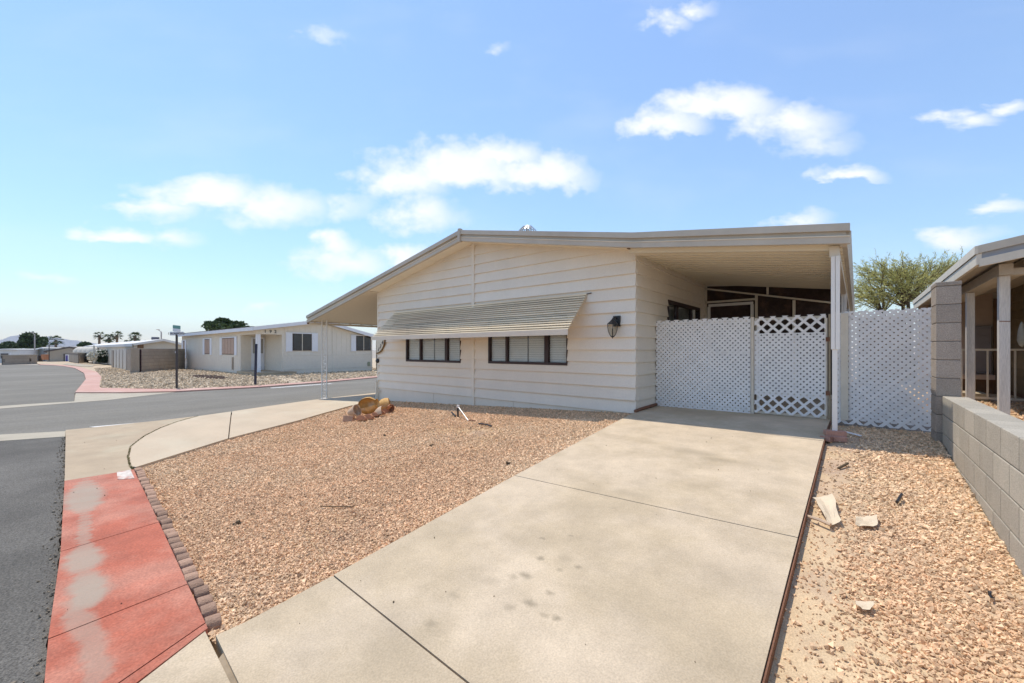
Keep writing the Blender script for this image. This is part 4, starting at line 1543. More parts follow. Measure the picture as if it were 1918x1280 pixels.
nbar(3.93, 11, 1.28, 8.55, -.02, -.20, 'roof', tanwood_m)
nbar(3.90, 11, 1.20, 1.275, 0, -.095, 'drip_edge', fascia_m)
nbar(3.925, 11, 1.235, 1.275, -.095, -.165, 'fascia_band', M('blue_grey_band', (.34, .34, .35), .6, .1, 4, .1, 40))
nbar(3.91, 11, 1.21, 1.275, -.165, -.262, 'fascia', cream_m)
nbar(3.87, 3.93, 1.205, 8.6, .0, -.10, 'eave_drip', cream_m)
nbar(3.885, 3.93, 1.215, 8.6, -.105, -.235, 'eave_fascia', cream_m)
for (y, w_) in ((1.74, .048), (3.79, .048), (5.9, .045)):
    pz_ = gz(4.2, y) - .05
    p = box('porch_post', 4.2 - w_, 4.2 + w_, y - w_, y + w_, pz_, 2.50, wood_m, nb, bevel=.004)
    if y < 2:
        MB().tube([(4.155, y - .052, 1.92), (4.245, y - .052, 1.915)], .005, 5).build('wire', rust_m, p)
box('porch_beam', 4.14, 4.26, 1.62, 8.4, 2.505, 2.64, tanwood_m, nb)
for dx in (.0, .095):
    box('beam_end', 4.36 + dx, 4.45 + dx, 1.45, 8.4, 2.585 + dx * .2, 2.70 + dx * .2, tanwood_m, nb)
box('header', 4.15, 4.62, 1.66, 1.80, 2.50, 2.585, tanwood_m, nb)
# wall facing the yard, lap boards, trim
bodyw = box('wall', 5.45, 11, 2.6, 8.5, .5, 2.95, brownwood_m, nb)
for k in range(13):
    z = .62 + k * .18
    MB().hexa([(5.425, 2.6, z), (5.425, 8.3, z), (5.44, 8.3, z + .178), (5.44, 2.6, z + .178)], [(5.449, 2.6, z), (5.449, 8.3, z), (5.449, 8.3, z + .178), (5.449, 2.6, z + .178)]).build('lap_board', M('olive_shingle', (.22, .17, .10), .85, .2, 5, .4, 40, rnd=.15), bodyw)
backw = box('back_wall', 3.96, 5.44, 8.32, 8.44, .5, 2.93, creamh_m, nb)
for k in range(10):
    z = .95 + k * .2
    MB().hexa([(3.97, 8.295, z), (5.20, 8.295, z), (5.20, 8.31, z + .198), (3.97, 8.31, z + .198)], [(3.97, 8.318, z), (5.20, 8.318, z), (5.20, 8.318, z + .198), (3.97, 8.318, z + .198)]).build('lap_board', M('peach_lap', (.60, .47, .375), .8, .06, 3, .1, 40), backw)
box('corner_trim', 5.21, 5.30, 8.25, 8.31, .5, 2.75, brownwood_m, nb)
MB().tube([(5.36, 8.2, .7), (5.37, 8.2, 1.5), (5.36, 8.2, 2.6)], .025, 8).build('downpipe', cream_m, nb)
win = box('window', 4.25, 4.66, 8.265, 8.29, 1.5, 2.32, M('grey_window', (.30, .31, .31), .5, .1, 4, .05, 40), nb)
box('window_frame', 4.22, 4.69, 8.262, 8.288, 2.325, 2.36, whitem, win)
sh = MB().box(4.80, 5.18, 8.22, 8.27, 1.0, 2.12).build('shutter_panel', M('mauve_panel', (.30, .265, .26), .6, .08, 4, .1, 40), nb, bevel=.02)
for k in range(6):
    box('panel_slat', 4.82, 5.16, 8.208, 8.218, 1.05 + k * .17, 1.05 + k * .17 + .155, MATS['mauve_panel'], sh)
box('ledge', 4.05, 5.2, 8.05, 8.29, .86, .97, M('peach_ledge', (.62, .46, .36), .8, .08, 4, .1, 40), nb)
box('base_wall', 4.05, 5.4, 8.26, 8.31, .5, .85, brownwood_m, nb)
# metal porch rail
rail = MB().box(4.12, 5.40, 5.60, 5.63, 1.535, 1.575).build('porch_railing', cream_m, nb)
box('bottom_rail', 4.12, 5.40, 5.60, 5.63, .60, .64, cream_m, rail)
for k in range(8):
    box('baluster', 4.16 + k * .172, 4.185 + k * .172, 5.603, 5.627, .64, 1.535, cream_m, rail)
st = box('step_slab', 4.1, 4.75, 5.9, 6.6, .5, .68, oldconc_m, nb, bevel=.01)
# hanging plastic bag by the post
bag = MB().lathe([(.001, .0), (.05, .03), (.085, .12), (.07, .28), (.035, .40), (.01, .45)], (0, 0, 0), 10).build('plastic_bag', M('pale_plastic', (.36, .36, .32), .4, .2, 12, .4, 40), None, smooth=True)
bag.location = at_d(1914, 624, 6.6)
bag.location = (bag.location[0], bag.location[1], 1.60)
bag.scale = (.62, .62, .9)
tag(bag, 'pale plastic bag hanging behind the nearest white porch post', 'bag')

# ================================================================== HOUSE ACROSS THE CROSS STREET
h2 = thing('manufactured_house', (-38, 8, -.2), 'pale manufactured house with white shutters and recessed corner porch across the cross street', 'house')
X1, X0_, Y0, Y1, YM = -29.2, -49.3, 4.3, 13.2, 8.73
EZ, PZ, BZ = 3.05, 3.78, -.28


def h2z(y):
    return EZ + (PZ - EZ) * (1 - abs(y - YM) / (YM - Y0)) if y <= YM else PZ - (PZ - 2.72) * (y - YM) / (Y1 - YM)


# walls with the corner recess left open: back part, then the pieces round the porch
bod = MB()
sec = [(Y0, BZ), (Y1, BZ), (Y1, h2z(Y1) - .12), (YM, PZ - .12), (Y0, h2z(Y0) - .12)]
bod.ext([(-32.4, y, z) for y, z in sec], (X0_ + 32.4, 0, 0))
sec2 = [(5.95, BZ), (Y1, BZ), (Y1, h2z(Y1) - .12), (YM, PZ - .12), (5.95, h2z(5.95) - .12)]
bod.ext([(X1, y, z) for y, z in sec2], (-32.4 - X1, 0, 0))
wal2 = bod.build('wall', h2_m, h2)
MB().ext([(X1, y, z) for y, z in [(Y0, 2.66), (5.95, 2.66), (5.95, h2z(5.95) - .13), (Y0, h2z(Y0) - .13)]], (-.12, 0, 0)).build('porch_header', h2_m, h2)
box('porch_side_header', -32.4, X1 - .13, Y0, Y0 + .12, 2.66, EZ - .13, h2_m, h2)
box('porch_post', X1 - .28, X1 - .02, Y0 + .02, Y0 + .26, .02, 2.66, h2trim_m, h2)
box('porch_slab', -32.4, X1 + 1.0, Y0 - .25, 6.55, BZ - .1, .02, oldconc_m, h2, bevel=.02)
for yy in (6.2, 9.75, 13.0):
    box('corner_batten', X1, X1 + .03, yy - .06, yy + .06, BZ + .1, min(h2z(yy) - .2, 3.4), h2_m, h2) if yy < 12 else None
# grooves of the panel siding
for k in range(17):
    y = 6.35 + k * .41
    if y < Y1 - .1:
        box('panel_groove', X1 + .002, X1 + .012, y - .008, y + .008, 1.15, h2z(y) - .3, h2_m, wal2)
for k in range(6):
    z = .12 + k * .17
    MB().hexa([(X1 + .03, 6.0, z), (X1 + .03, Y1 - .03, z), (X1 + .008, Y1 - .03, z + .168), (X1 + .008, 6.0, z + .168)], [(X1, 6.0, z), (X1, Y1 - .03, z), (X1, Y1 - .03, z + .168), (X1, 6.0, z + .168)]).build('lap_board', h2_m, wal2)
box('belt_rail', X1, X1 + .035, 5.98, Y1, 1.14, 1.19, h2_m, h2)
box('skirting', X0_, X1 + .02, Y0 - .03, Y0, BZ, .02, h2_m, h2)
for k in range(40):
    x = X0_ + .3 + k * .42
    if x < -32.6:
        box('panel_groove', x - .01, x + .01, Y0 - .008, Y0 - .001, .05, EZ - .2, h2_m, wal2)
# recess: door
dr = box('door', -32.39, -32.36, 5.0, 5.9, .03, 2.5, h2trim_m, h2)
dr.location.x += 0
box('door_screen', -32.355, -32.345, 5.10, 5.80, 1.3, 2.4, M('grey_mesh', (.33, .31, .28), .7, .1, 4, .1, 40), dr)
box('door_panel', -32.355, -32.34, 5.10, 5.80, .15, 1.15, h2trim_m, dr)
# eaves
rf = MB()
for (ya, yb) in ((Y0 - .35, YM), (YM, Y1 + .35)):
    za = h2z(max(min(ya, Y1), Y0)) + (-.05 if ya < Y0 else 0)
    zb_ = h2z(max(min(yb, Y1), Y0)) + (-.05 if yb > Y1 else 0)
    rf.hexa([(X1 + .45, ya, za - .1), (X1 + .45, yb, zb_ - .1), (X1 + .45, yb, zb_ + .1), (X1 + .45, ya, za + .1)], [(X0_ - .3, ya, za - .1), (X0_ - .3, yb, zb_ - .1), (X0_ - .3, yb, zb_ + .1), (X0_ - .3, ya, za + .1)])
rf = rf.build('roof', roofw_m, h2)
MB().hexa([(X1 + .49, Y0 - .36, EZ - .16), (X1 + .49, YM, PZ - .12), (X1 + .49, YM, PZ + .13), (X1 + .49, Y0 - .36, EZ + .09)], [(X1 + .45, Y0 - .36, EZ - .16), (X1 + .45, YM, PZ - .12), (X1 + .45, YM, PZ + .13), (X1 + .45, Y0 - .36, EZ + .09)]).build('fascia', h2trim_m, h2)
MB().hexa([(X1 + .49, YM + .01, PZ - .12), (X1 + .49, Y1 + .36, 2.68 - .2), (X1 + .49, Y1 + .36, 2.68 + .05), (X1 + .49, YM + .01, PZ + .13)], [(X1 + .45, YM + .01, PZ - .12), (X1 + .45, Y1 + .36, 2.68 - .2), (X1 + .45, Y1 + .36, 2.68 + .05), (X1 + .45, YM + .01, PZ + .13)]).build('fascia', h2trim_m, h2)
box('eave_fascia', X0_ - .3, X1 + .44, Y0 - .40, Y0 - .36, EZ - .17, EZ + .08, h2trim_m, h2)
box('roof_edge', X0_ - .3, X1 + .44, Y0 - .41, Y0 - .2, EZ + .082, EZ + .115, shingle_m, h2)


def win_x(y0, y1, z0, z1, s0, s1):
    w = box('window', X1 + .005, X1 + .05, y0, y1, z0, z1, frame_m, h2)
    for a, b in ((y0 + .05, (y0 + y1) / 2 - .03), ((y0 + y1) / 2 + .03, y1 - .05)):
        box('pane', X1 + .05, X1 + .054, a, b, z0 + .05, z1 - .05, M('dark_glass', (.03, .03, .032), .12, .2, 2, 0, 20, spec=.6), w)
    box('mullion', X1 + .05, X1 + .06, (y0 + y1) / 2 - .025, (y0 + y1) / 2 + .025, z0, z1, cream_m, w)
    box('trim', X1 + .03, X1 + .07, y0 - .06, y1 + .06, z1, z1 + .07, h2trim_m, w)
    for a, b in (s0, s1):
        if a is None:
            continue
        s = box('shutter', X1 + .035, X1 + .06, a, b, z0 - .07, z1 + .08, h2trim_m, h2)
        for k in range(7):
            z = z0 + k * (z1 - z0) / 7
            MB().hexa([(X1 + .06, a + .05, z), (X1 + .06, b - .05, z), (X1 + .06, b - .05, z + .16), (X1 + .06, a + .05, z + .16)], [(X1 + .075, a + .05, z), (X1 + .075, b - .05, z), (X1 + .061, b - .05, z + .16), (X1 + .061, a + .05, z + .16)]).build('louvre', h2trim_m, s)


win_x(6.67, 8.03, 1.51, 2.77, (6.19, 6.64), (8.06, 8.52))
win_x(11.71, 13.04, 1.51, 2.74, (11.24, 11.68), (None, None))


def win_y(x0, x1, z0, z1, nd):
    w = box('window', x0, x1, Y0 - .03, Y0 - .005, z0, z1, shingle_m, h2)
    n = nd
    for k in range(n):
        a = x0 + .06 + (x1 - x0 - .06) * k / n
        b = x0 + (x1 - x0 - .06) * (k + 1) / n
        box('drape', a, b, Y0 - .045, Y0 - .032, z0 + .05, z1 - .05, drape_m, w)
    for a in (x0 - .55, x1 + .03):
        box('shutter', a, a + .52, Y0 - .05, Y0 - .01, z0 - .06, z1 + .08, h2trim_m, h2)
    box('trim', x0 - .05, x1 + .05, Y0 - .05, Y0 - .008, z1, z1 + .08, h2trim_m, w)


win_y(-48.7, -48.1, .8, 2.45, 2)
win_y(-41.4, -39.9, 1.2, 2.5, 3)
win_y(-36.6, -33.7, 1.2, 2.5, 4)
for ch, y in (('1', 4.83), ('9', 5.18), ('2', 5.5)):
    text_obj('digit', ch, .30, .012, black_m, h2, (X1 + .02, y, 2.86), (R(90), 0, R(90)))
box('downpipe', -34.0, -33.9, Y0 - .12, Y0 - .03, .05, 1.0, M('tan_pipe', (.40, .34, .27), .7), h2)
box('meter_box', X1, X1 + .12, 12.75, 12.95, .2, .55, M('meter_green', (.30, .32, .22), .6), h2)
tag(sheet('front_walk', [(-26.9, 4.5), (-26.4, 5.0), (-19.85, 3.35), (-19.65, 2.6)], .05, xdrive_m, .05), kind='structure')
ru = MB()
rr = random.Random(8)
pc = gnd(392, 708)
mu = []
for k in range(420):
    t, q = rr.uniform(0, 6.28), math.sqrt(rr.random())
    x, y = pc[0] + q * 2.6 * math.cos(t), pc[1] + q * .62 * math.sin(t)
    s = rr.uniform(.03, .09)
    mu.append((x, y, s))
for x, y, s in mu:
    ru.add([(x - s, y - s * .5, gz(x, y) + .04), (x + s, y - s * .4, gz(x, y) + .05), (x + s * .6, y + s, gz(x, y) + .06), (x, y, gz(x, y) + .05 + s)], [(0, 1, 3), (1, 2, 3), (2, 0, 3)])
tag(ru.build('bark_mulch', M('mulch', (.10, .065, .05), .95, .3, 3, 0, 10)), 'dark bare patch of mulch in the gravel before the pale house', 'mulch', kind='stuff')
# side canopy behind it with tan wall
box('shed_wall', -29.5, -28.4, 13.75, 13.9, -.2, 2.4, tanh_m, h2)

# ------------------------------------------------------------------ street sign and dark post
p = gnd(331, 729)
sg = thing('street_sign', p, 'street name sign with two crossed blades on a dark pole in the far yard', 'street sign')
MB().tube([(p[0], p[1], p[2] - .1), (p[0], p[1], p[2] + 2.45)], .045, 8).build('pole', M('dark_pole', (.07, .06, .055), .6, .3, 6, .2, 30), sg)
q = Vector((RT[0], RT[1], 0))
yawb = math.atan2(q.y, q.x)
mb = MB().box(-.33, .33, -.008, .008, -.085, .085)
b1 = link('name_blade', mb.mesh('name_blade', bevel=.003), signwhite_m, sg, (p[0], p[1], p[2] + 2.49))
b1.rotation_euler = (0, 0, yawb - .1)
t1 = text_obj('lettering', 'E IRONWOOD', .125, .003, signdark_m, sg, (p[0] + FW[0] * -.014, p[1] + FW[1] * -.014, p[2] + 2.49), (R(90), 0, yawb - .1))
b2 = link('cross_blade', MB().box(-.33, .33, -.008, .008, -.01, .14).mesh('cross_blade', bevel=.003), signgreen_m, sg, (p[0], p[1], p[2] + 2.72))
b2.rotation_euler = (0, 0, yawb + R(106))
b3 = link('cross_blade', MB().box(-.33, .33, -.008, .008, -.01, .12).mesh('cross_blade_low', bevel=.003), signwhite_m, sg, (p[0], p[1], p[2] + 2.59))
b3.rotation_euler = (0, 0, yawb + R(106))
box('sticker', p[0] - .03, p[0] + .03, p[1] - .055, p[1] - .045, p[2] + 1.62, p[2] + 1.70, signwhite_m, sg)
p = gnd(478, 723)
o = MB().box(-.05, .05, -.03, .03, -.1, 2.05).build('marker_post', M('navy_post', (.035, .035, .055), .6, .2, 5, .1, 30), None, bevel=.006)
o.location = p
o.rotation_euler = (0, R(1.5), yawb)
tag(o, 'dark upright marker post before the porch of the pale house', 'post')

# ------------------------------------------------------------------ block enclosures and far houses
def block_run(parent, x0, y0, x1, y1, z0, z1, m=farblock_m, bl=.8, ch=.4, gap=.012, th=.15):
    L = math.hypot(x1 - x0, y1 - y0)
    a = math.atan2(y1 - y0, x1 - x0)
    n = max(1, int(round(L / bl)))
    rows = max(1, int(round((z1 - z0) / ch)))
    hh = (z1 - z0) / rows
    me = MB().box(-L / n / 2 + gap, L / n / 2 - gap, -th / 2, th / 2, -hh / 2 + gap, hh / 2 - gap).mesh('block', bevel=.01)
    me.materials.append(m)
    for r in range(rows):
        for k in range(n):
            f = (k + .5 + (.25 if r % 2 and n > 1 else 0)) / n
            f = min(f, 1 - .5 / n + .001 * r)
            o = link('block', me, None, parent, (x0 + (x1 - x0) * f, y0 + (y1 - y0) * f, z0 + hh * (r + .5)))
            o.rotation_euler = (0, 0, a)
    c = MB().box(-L / 2, L / 2, -th / 2 + .01, th / 2 - .01, 0, z1 - z0 - .01)
    o = link('core', c.mesh('core'), mortar_m, parent, ((x0 + x1) / 2, (y0 + y1) / 2, z0))
    o.rotation_euler = (0, 0, a)


E0, E1, E2 = gnd(254, 699), gnd(345, 692), gnd(208, 688)
en = thing('block_enclosure', tuple(E0), 'grey block wall enclosure with a slatted block screen on its left side', 'block wall')
block_run(en, E0[0], E0[1], E1[0], E1[1], -.35, 1.68, bl=.8, ch=.29)
for k in range(7):
    f0, f1 = (k + .12) / 7, (k + .82) / 7
    A_ = Vector(E0).lerp(Vector(E2), f0)
    B_ = Vector(E0).lerp(Vector(E2), f1)
    zt2 = 1.68 - .16 * f0
    n_ = Vector((0, .25, 0))
    MB().hexa([(A_.x, A_.y, A_.z - .1), (B_.x, B_.y, B_.z - .1), (B_.x, B_.y, zt2), (A_.x, A_.y, zt2)], [(A_.x, A_.y + .25, A_.z - .1), (B_.x, B_.y + .25, B_.z - .1), (B_.x, B_.y + .25, zt2), (A_.x, A_.y + .25, zt2)]).build('screen_panel', creamh_m if k in (2, 3, 4, 5) else farblock_m, en)
mid = Vector(E0).lerp(Vector(E2), .5)
MB().hexa([(E0[0], E0[1] + .3, -.4), (E2[0], E2[1] + .3, -.6), (E2[0], E2[1] + .3, 1.45), (E0[0], E0[1] + .3, 1.6)], [(E0[0], E0[1] + .35, -.4), (E2[0], E2[1] + .35, -.6), (E2[0], E2[1] + .35, 1.45), (E0[0], E0[1] + .35, 1.6)]).build('screen_backing', M('maroon_back', (.07, .035, .045), .8), en)
box('end_pillar', E0[0] - .35, E0[0] + .2, E0[1] - .3, E0[1] + .2, -.4, 1.72, farblock_m, en)
A_, B_, C_ = gnd(147, 681), gnd(165, 679.3), gnd(130, 678.3)
e2 = thing('block_enclosure', tuple(A_), 'small far grey block enclosure left of the flowering shrub', 'block wall')
block_run(e2, A_[0], A_[1], B_[0], B_[1], -1.0, 1.0, bl=1.2, ch=.5)
block_run(e2, A_[0], A_[1], C_[0], C_[1], -1.1, .95, m=tanh_m, bl=4.0, ch=2.05, gap=.35)
A_, B_ = gnd(4, 683.2), gnd(69, 681.2)
lw2 = thing('block_wall', tuple(A_), 'low grey block wall with pale cap across the end of the street', 'block wall')
block_run(lw2, A_[0], A_[1], B_[0], B_[1], -1.0, .62, bl=1.6, ch=.54)
L_ = math.hypot(A_[0] - B_[0], A_[1] - B_[1])
o = link('wall_cap', MB().box(-L_ / 2 - .1, L_ / 2 + .1, -.2, .2, 0, .12).mesh('wall_cap', bevel=.02), cap_m, lw2, ((A_[0] + B_[0]) / 2, (A_[1] + B_[1]) / 2, .63))
o.rotation_euler = (0, 0, math.atan2(B_[1] - A_[1], B_[0] - A_[0]))
C_ = at_d(-14, 684, 66)
block_run(lw2, A_[0], A_[1] - .3, C_[0], C_[1], -1.0, .62, bl=1.6, ch=.54)


def far_house(label, a, b, peak, ya, yb, yp, deep, m, mr, mf, base=-1.3, name='manufactured_house', ov=.35, fh=.25):
    """front gable from pixel column a=(px, depth) to b; eave heights ya, yb and peak (px, y) give the roof; 'deep' is the vector along the ridge"""
    A, B = Vector(at_d(a[0], ya, a[1])), Vector(at_d(b[0], yb, b[1]))
    f = (peak[0] - a[0]) / (b[0] - a[0])
    dp = a[1] + (b[1] - a[1]) * f
    P = Vector(at_d(peak[0], yp, dp))
    D = Vector(deep)
    t = thing(name, ((A.x + B.x) / 2, (A.y + B.y) / 2, base), label, 'house', 'houses of the park')
    MB().ext([(A.x, A.y, base), (B.x, B.y, base), tuple(B), tuple(P), tuple(A)], D).build('wall', m, t)
    fw = -D.normalized() * ov
    u = Vector((0, 0, .05))
    h_ = Vector((0, 0, fh))
    for (p, q) in ((A + (A - P) * .06, P), (P, B + (B - P) * .06)):
        MB().hexa([p + u + fw, q + u + fw, q + u + fw + Vector((0, 0, .12)), p + u + fw + Vector((0, 0, .12))], [p + u + D, q + u + D, q + u + D + Vector((0, 0, .12)), p + u + D + Vector((0, 0, .12))]).build('roof', mr, t)
        f2 = fw * 1.1
        MB().hexa([p + f2 + u * 3.6 - h_, q + f2 + u * 3.6 - h_, q + f2 + u * 3.6, p + f2 + u * 3.6], [p + f2 * 1.2 + u * 3.6 - h_, q + f2 * 1.2 + u * 3.6 - h_, q + f2 * 1.2 + u * 3.6, p + f2 * 1.2 + u * 3.6]).build('fascia', mf, t)
    e0 = A + (A - P) * .07
    MB().hexa([e0 - h_ * .6, e0 + h_ * .7, e0 + D + h_ * .7, e0 + D - h_ * .6], [e0 - h_ * .6 + fw * .1 + (A - P) * .01, e0 + h_ * .7 + (A - P) * .01, e0 + D + h_ * .7 + (A - P) * .01, e0 + D - h_ * .6 + (A - P) * .01]).build('eave_fascia', mf, t)
    return t, A, B, P, D


def on_wall(t, A, B, D, f0, f1, z0, z1, name, m, out=.06):
    n = -D.normalized()
    p, q = A.lerp(B, f0), A.lerp(B, f1)
    return MB().hexa([(p.x, p.y, z0), (q.x, q.y, z0), (q.x, q.y, z1), (p.x, p.y, z1)], [(p.x + n.x * out, p.y + n.y * out, z0), (q.x + n.x * out, q.y + n.y * out, z0), (q.x + n.x * out, q.y + n.y * out, z1), (p.x + n.x * out, p.y + n.y * out, z1)]).build(name, m, t)


deep3 = Vector(at_d(158, 652, 82)) - Vector(at_d(252, 646, 46))
deep3.z = 0
h3, A_, B_, P_, D_ = far_house('cream manufactured house with low gable behind the block enclosure', (252, 46), (352, 49), (305, 0), 646, 649, 638, deep3, creamh_m, roofw_m, roofw_m, base=-.5)
on_wall(h3, A_, B_, D_, .05, .16, 1.75, 2.15, 'window', brownwood_m)
on_wall(h3, A_, B_, D_, .93, .99, 1.6, 2.1, 'window', shingle_m)
v_ = at_d(291, 640, 56)
MB().lathe([(.22, 0), (.22, .18), (.40, .22), (.44, .40), (.40, .58), (.05, .6)], (v_[0], v_[1], 2.72), 14).build('turbine_vent', M('dark_vent', (.10, .10, .13), .5, .2, 3, 0, 10), h3)
h4, A_, B_, P_, D_ = far_house('tan house with dark roof edge at the end of the street', (88, 90), (157, 98), (133, 0), 658.5, 654, 650.8, (-16, 12, 0), tanh_m, tanh_m, shingle_m, fh=.35)
on_wall(h4, A_, B_, D_, .48, .82, -1.3, .55, 'door_bay', h2trim_m, .05)
on_wall(h4, A_, B_, D_, .50, .55, -1.3, .35, 'door', M('purple_paint', (.10, .07, .28), .6), .12)
on_wall(h4, A_, B_, D_, .44, .475, -1.2, .7, 'porch_post', shingle_m, .12)
on_wall(h4, A_, B_, D_, .44, .80, .56, .70, 'porch_beam', shingle_m, .14)
h7, A_, B_, P_, D_ = far_house('plain tan building with a flat top behind the tan house', (81, 100), (130, 104), (100, 0), 651.5, 651.5, 651, (-14, 12, 0), tanh_m, tanh_m, tanh_m, fh=.1)
h5, A_, B_, P_, D_ = far_house('white trailer house behind the low wall at the left edge', (-16, 84), (36, 88), (8, 0), 657, 656, 655, (-14, 6, 0), whiteh_m, roofw_m, whiteh_m)
on_wall(h5, A_, B_, D_, .33, .60, -.2, .85, 'window', shingle_m)
on_wall(h5, A_, B_, D_, .66, .70, -1.2, 1.0, 'trim', h2trim_m)
h6, A_, B_, P_, D_ = far_house('long pale roofed house between the round tree and the tan house', (36, 96), (84, 94), (80, 0), 662.5, 653.5, 652.5, (-14, 10, 0), M('blue_grey_wall', (.36, .38, .38), .8), roofw_m, roofw_m, fh=.3)
on_wall(h6, A_, B_, D_, .68, .92, -1.3, .3, 'garage_opening', brownwood_m)
# dome awnings on the cream house
c0 = at_d(168, 655, 70)
da = thing('dome_awnings', (c0[0], c0[1], .9), 'row of cream dome awnings above the flowering shrub', 'awning')
for k in range(4):
    c = at_d(152 + k * 8.5, 660.5, 70 - k)
    MB().lathe([(.001, .95), (.35, .9), (.7, .7), (.95, .4), (1.05, 0)], (c[0], c[1], c[2]), 10).build('awning', creamh_m, da, smooth=True)


# street lamps
def lamp(px, py0, py1, d, label, name='street_lamp'):
    b = at_d(px, py1, d)
    top_ = at_d(px, py0, d)
    l = thing(name, (b[0], b[1], -.3), label, 'street lamp', 'far street lamps')
    MB().tube([(b[0], b[1], -.3), (b[0], b[1], top_[2])], .09, 6).build('pole', M('lamp_pole', (.42, .38, .36), .6), l)
    e = Vector((b[0], b[1], top_[2])) + Vector((-RT[0], -RT[1], 0)) * .5 + Vector((0, 0, .35))
    MB().tube([(b[0], b[1], top_[2]), tuple(e)], .05, 5).build('arm', MATS['lamp_pole'], l)
    MB().lathe([(.001, .06), (.2, .03), (.25, -.04), (.001, -.08)], tuple(e), 8).build('head', MATS['lamp_pole'], l)


lamp(65, 627, 660, 75, 'street lamp pole before the round tree at the end of the street')
lamp(302, 622, 640, 62, 'street lamp rising behind the cream house roof')
# small things before the tan house
p = gnd(92, 681.5)
o = MB().tube([(p[0], p[1], -.3), (p[0], p[1], 2.4)], .06, 6).build('sign_pole', black_m)
tag(o, 'thin dark pole before the tan house', 'pole')
p = gnd(85, 680.5)
o = MB().lathe([(.001, 0), (.45, 0), (.55, .5), (.6, 1.0), (.5, 1.0), (.001, .9)], (0, 0, 0), 10).build('planter', terra_m)
o.location = (p[0], p[1], -.27)
tag(o, 'dark red planter before the tan house', 'planter')
# ================================================================== VEGETATION, HILLS
def leaf_cloud(name, pts, size, m, parent, seed=1, aspect=2.2, droop=.3):
    rg = np.random.default_rng(seed)
    pts = np.asarray(pts, float)
    n = len(pts)
    d = rg.normal(size=(n, 3))
    d[:, 2] -= droop
    d /= np.linalg.norm(d, axis=1)[:, None]
    r = rg.normal(size=(n, 3))
    r -= (r * d).sum(1)[:, None] * d
    r /= np.linalg.norm(r, axis=1)[:, None]
    s = size * rg.uniform(.6, 1.3, n)[:, None]
    a = pts - d * s * aspect / 2
    b = pts + r * s / 2
    c = pts + d * s * aspect / 2
    e = pts - r * s / 2
    v = np.stack([a, b, c, e], 1).reshape(-1, 3)
    off = np.array(wloc(parent)) if parent is not None else np.zeros(3)
    v -= off
    me = bpy.data.meshes.new(name)
    me.vertices.add(n * 4)
    me.vertices.foreach_set('co', v.reshape(-1))
    me.loops.add(n * 4)
    me.loops.foreach_set('vertex_index', np.arange(n * 4, dtype=np.int32))
    me.polygons.add(n)
    me.polygons.foreach_set('loop_start', np.arange(0, n * 4, 4, dtype=np.int32))
    me.polygons.foreach_set('loop_total', np.full(n, 4, np.int32))
    me.update()
    me.validate()
    return link(name, me, m, parent)


def needle_cloud(name, segs, size, m, parent, seed=1, aspect=5.0):
    """slim leaves laid along twigs; segs = (point, direction)"""
    rg = np.random.default_rng(seed)
    pts = np.array([tuple(s[0]) for s in segs])
    d = np.array([tuple(s[1]) for s in segs]) + rg.normal(0, .42, (len(segs), 3))
    d /= np.linalg.norm(d, axis=1)[:, None]
    r = rg.normal(size=d.shape)
    r -= (r * d).sum(1)[:, None] * d
    r /= np.linalg.norm(r, axis=1)[:, None]
    s = size * rg.uniform(.6, 1.4, len(pts))[:, None]
    v = np.stack([pts - d * s * aspect / 2, pts + r * s / 2, pts + d * s * aspect / 2, pts - r * s / 2], 1).reshape(-1, 3) - np.array(wloc(parent))
    n = len(pts)
    me = bpy.data.meshes.new(name)
    me.from_pydata(v.tolist(), [], np.arange(n * 4).reshape(n, 4).tolist())
    return link(name, me, m, parent)


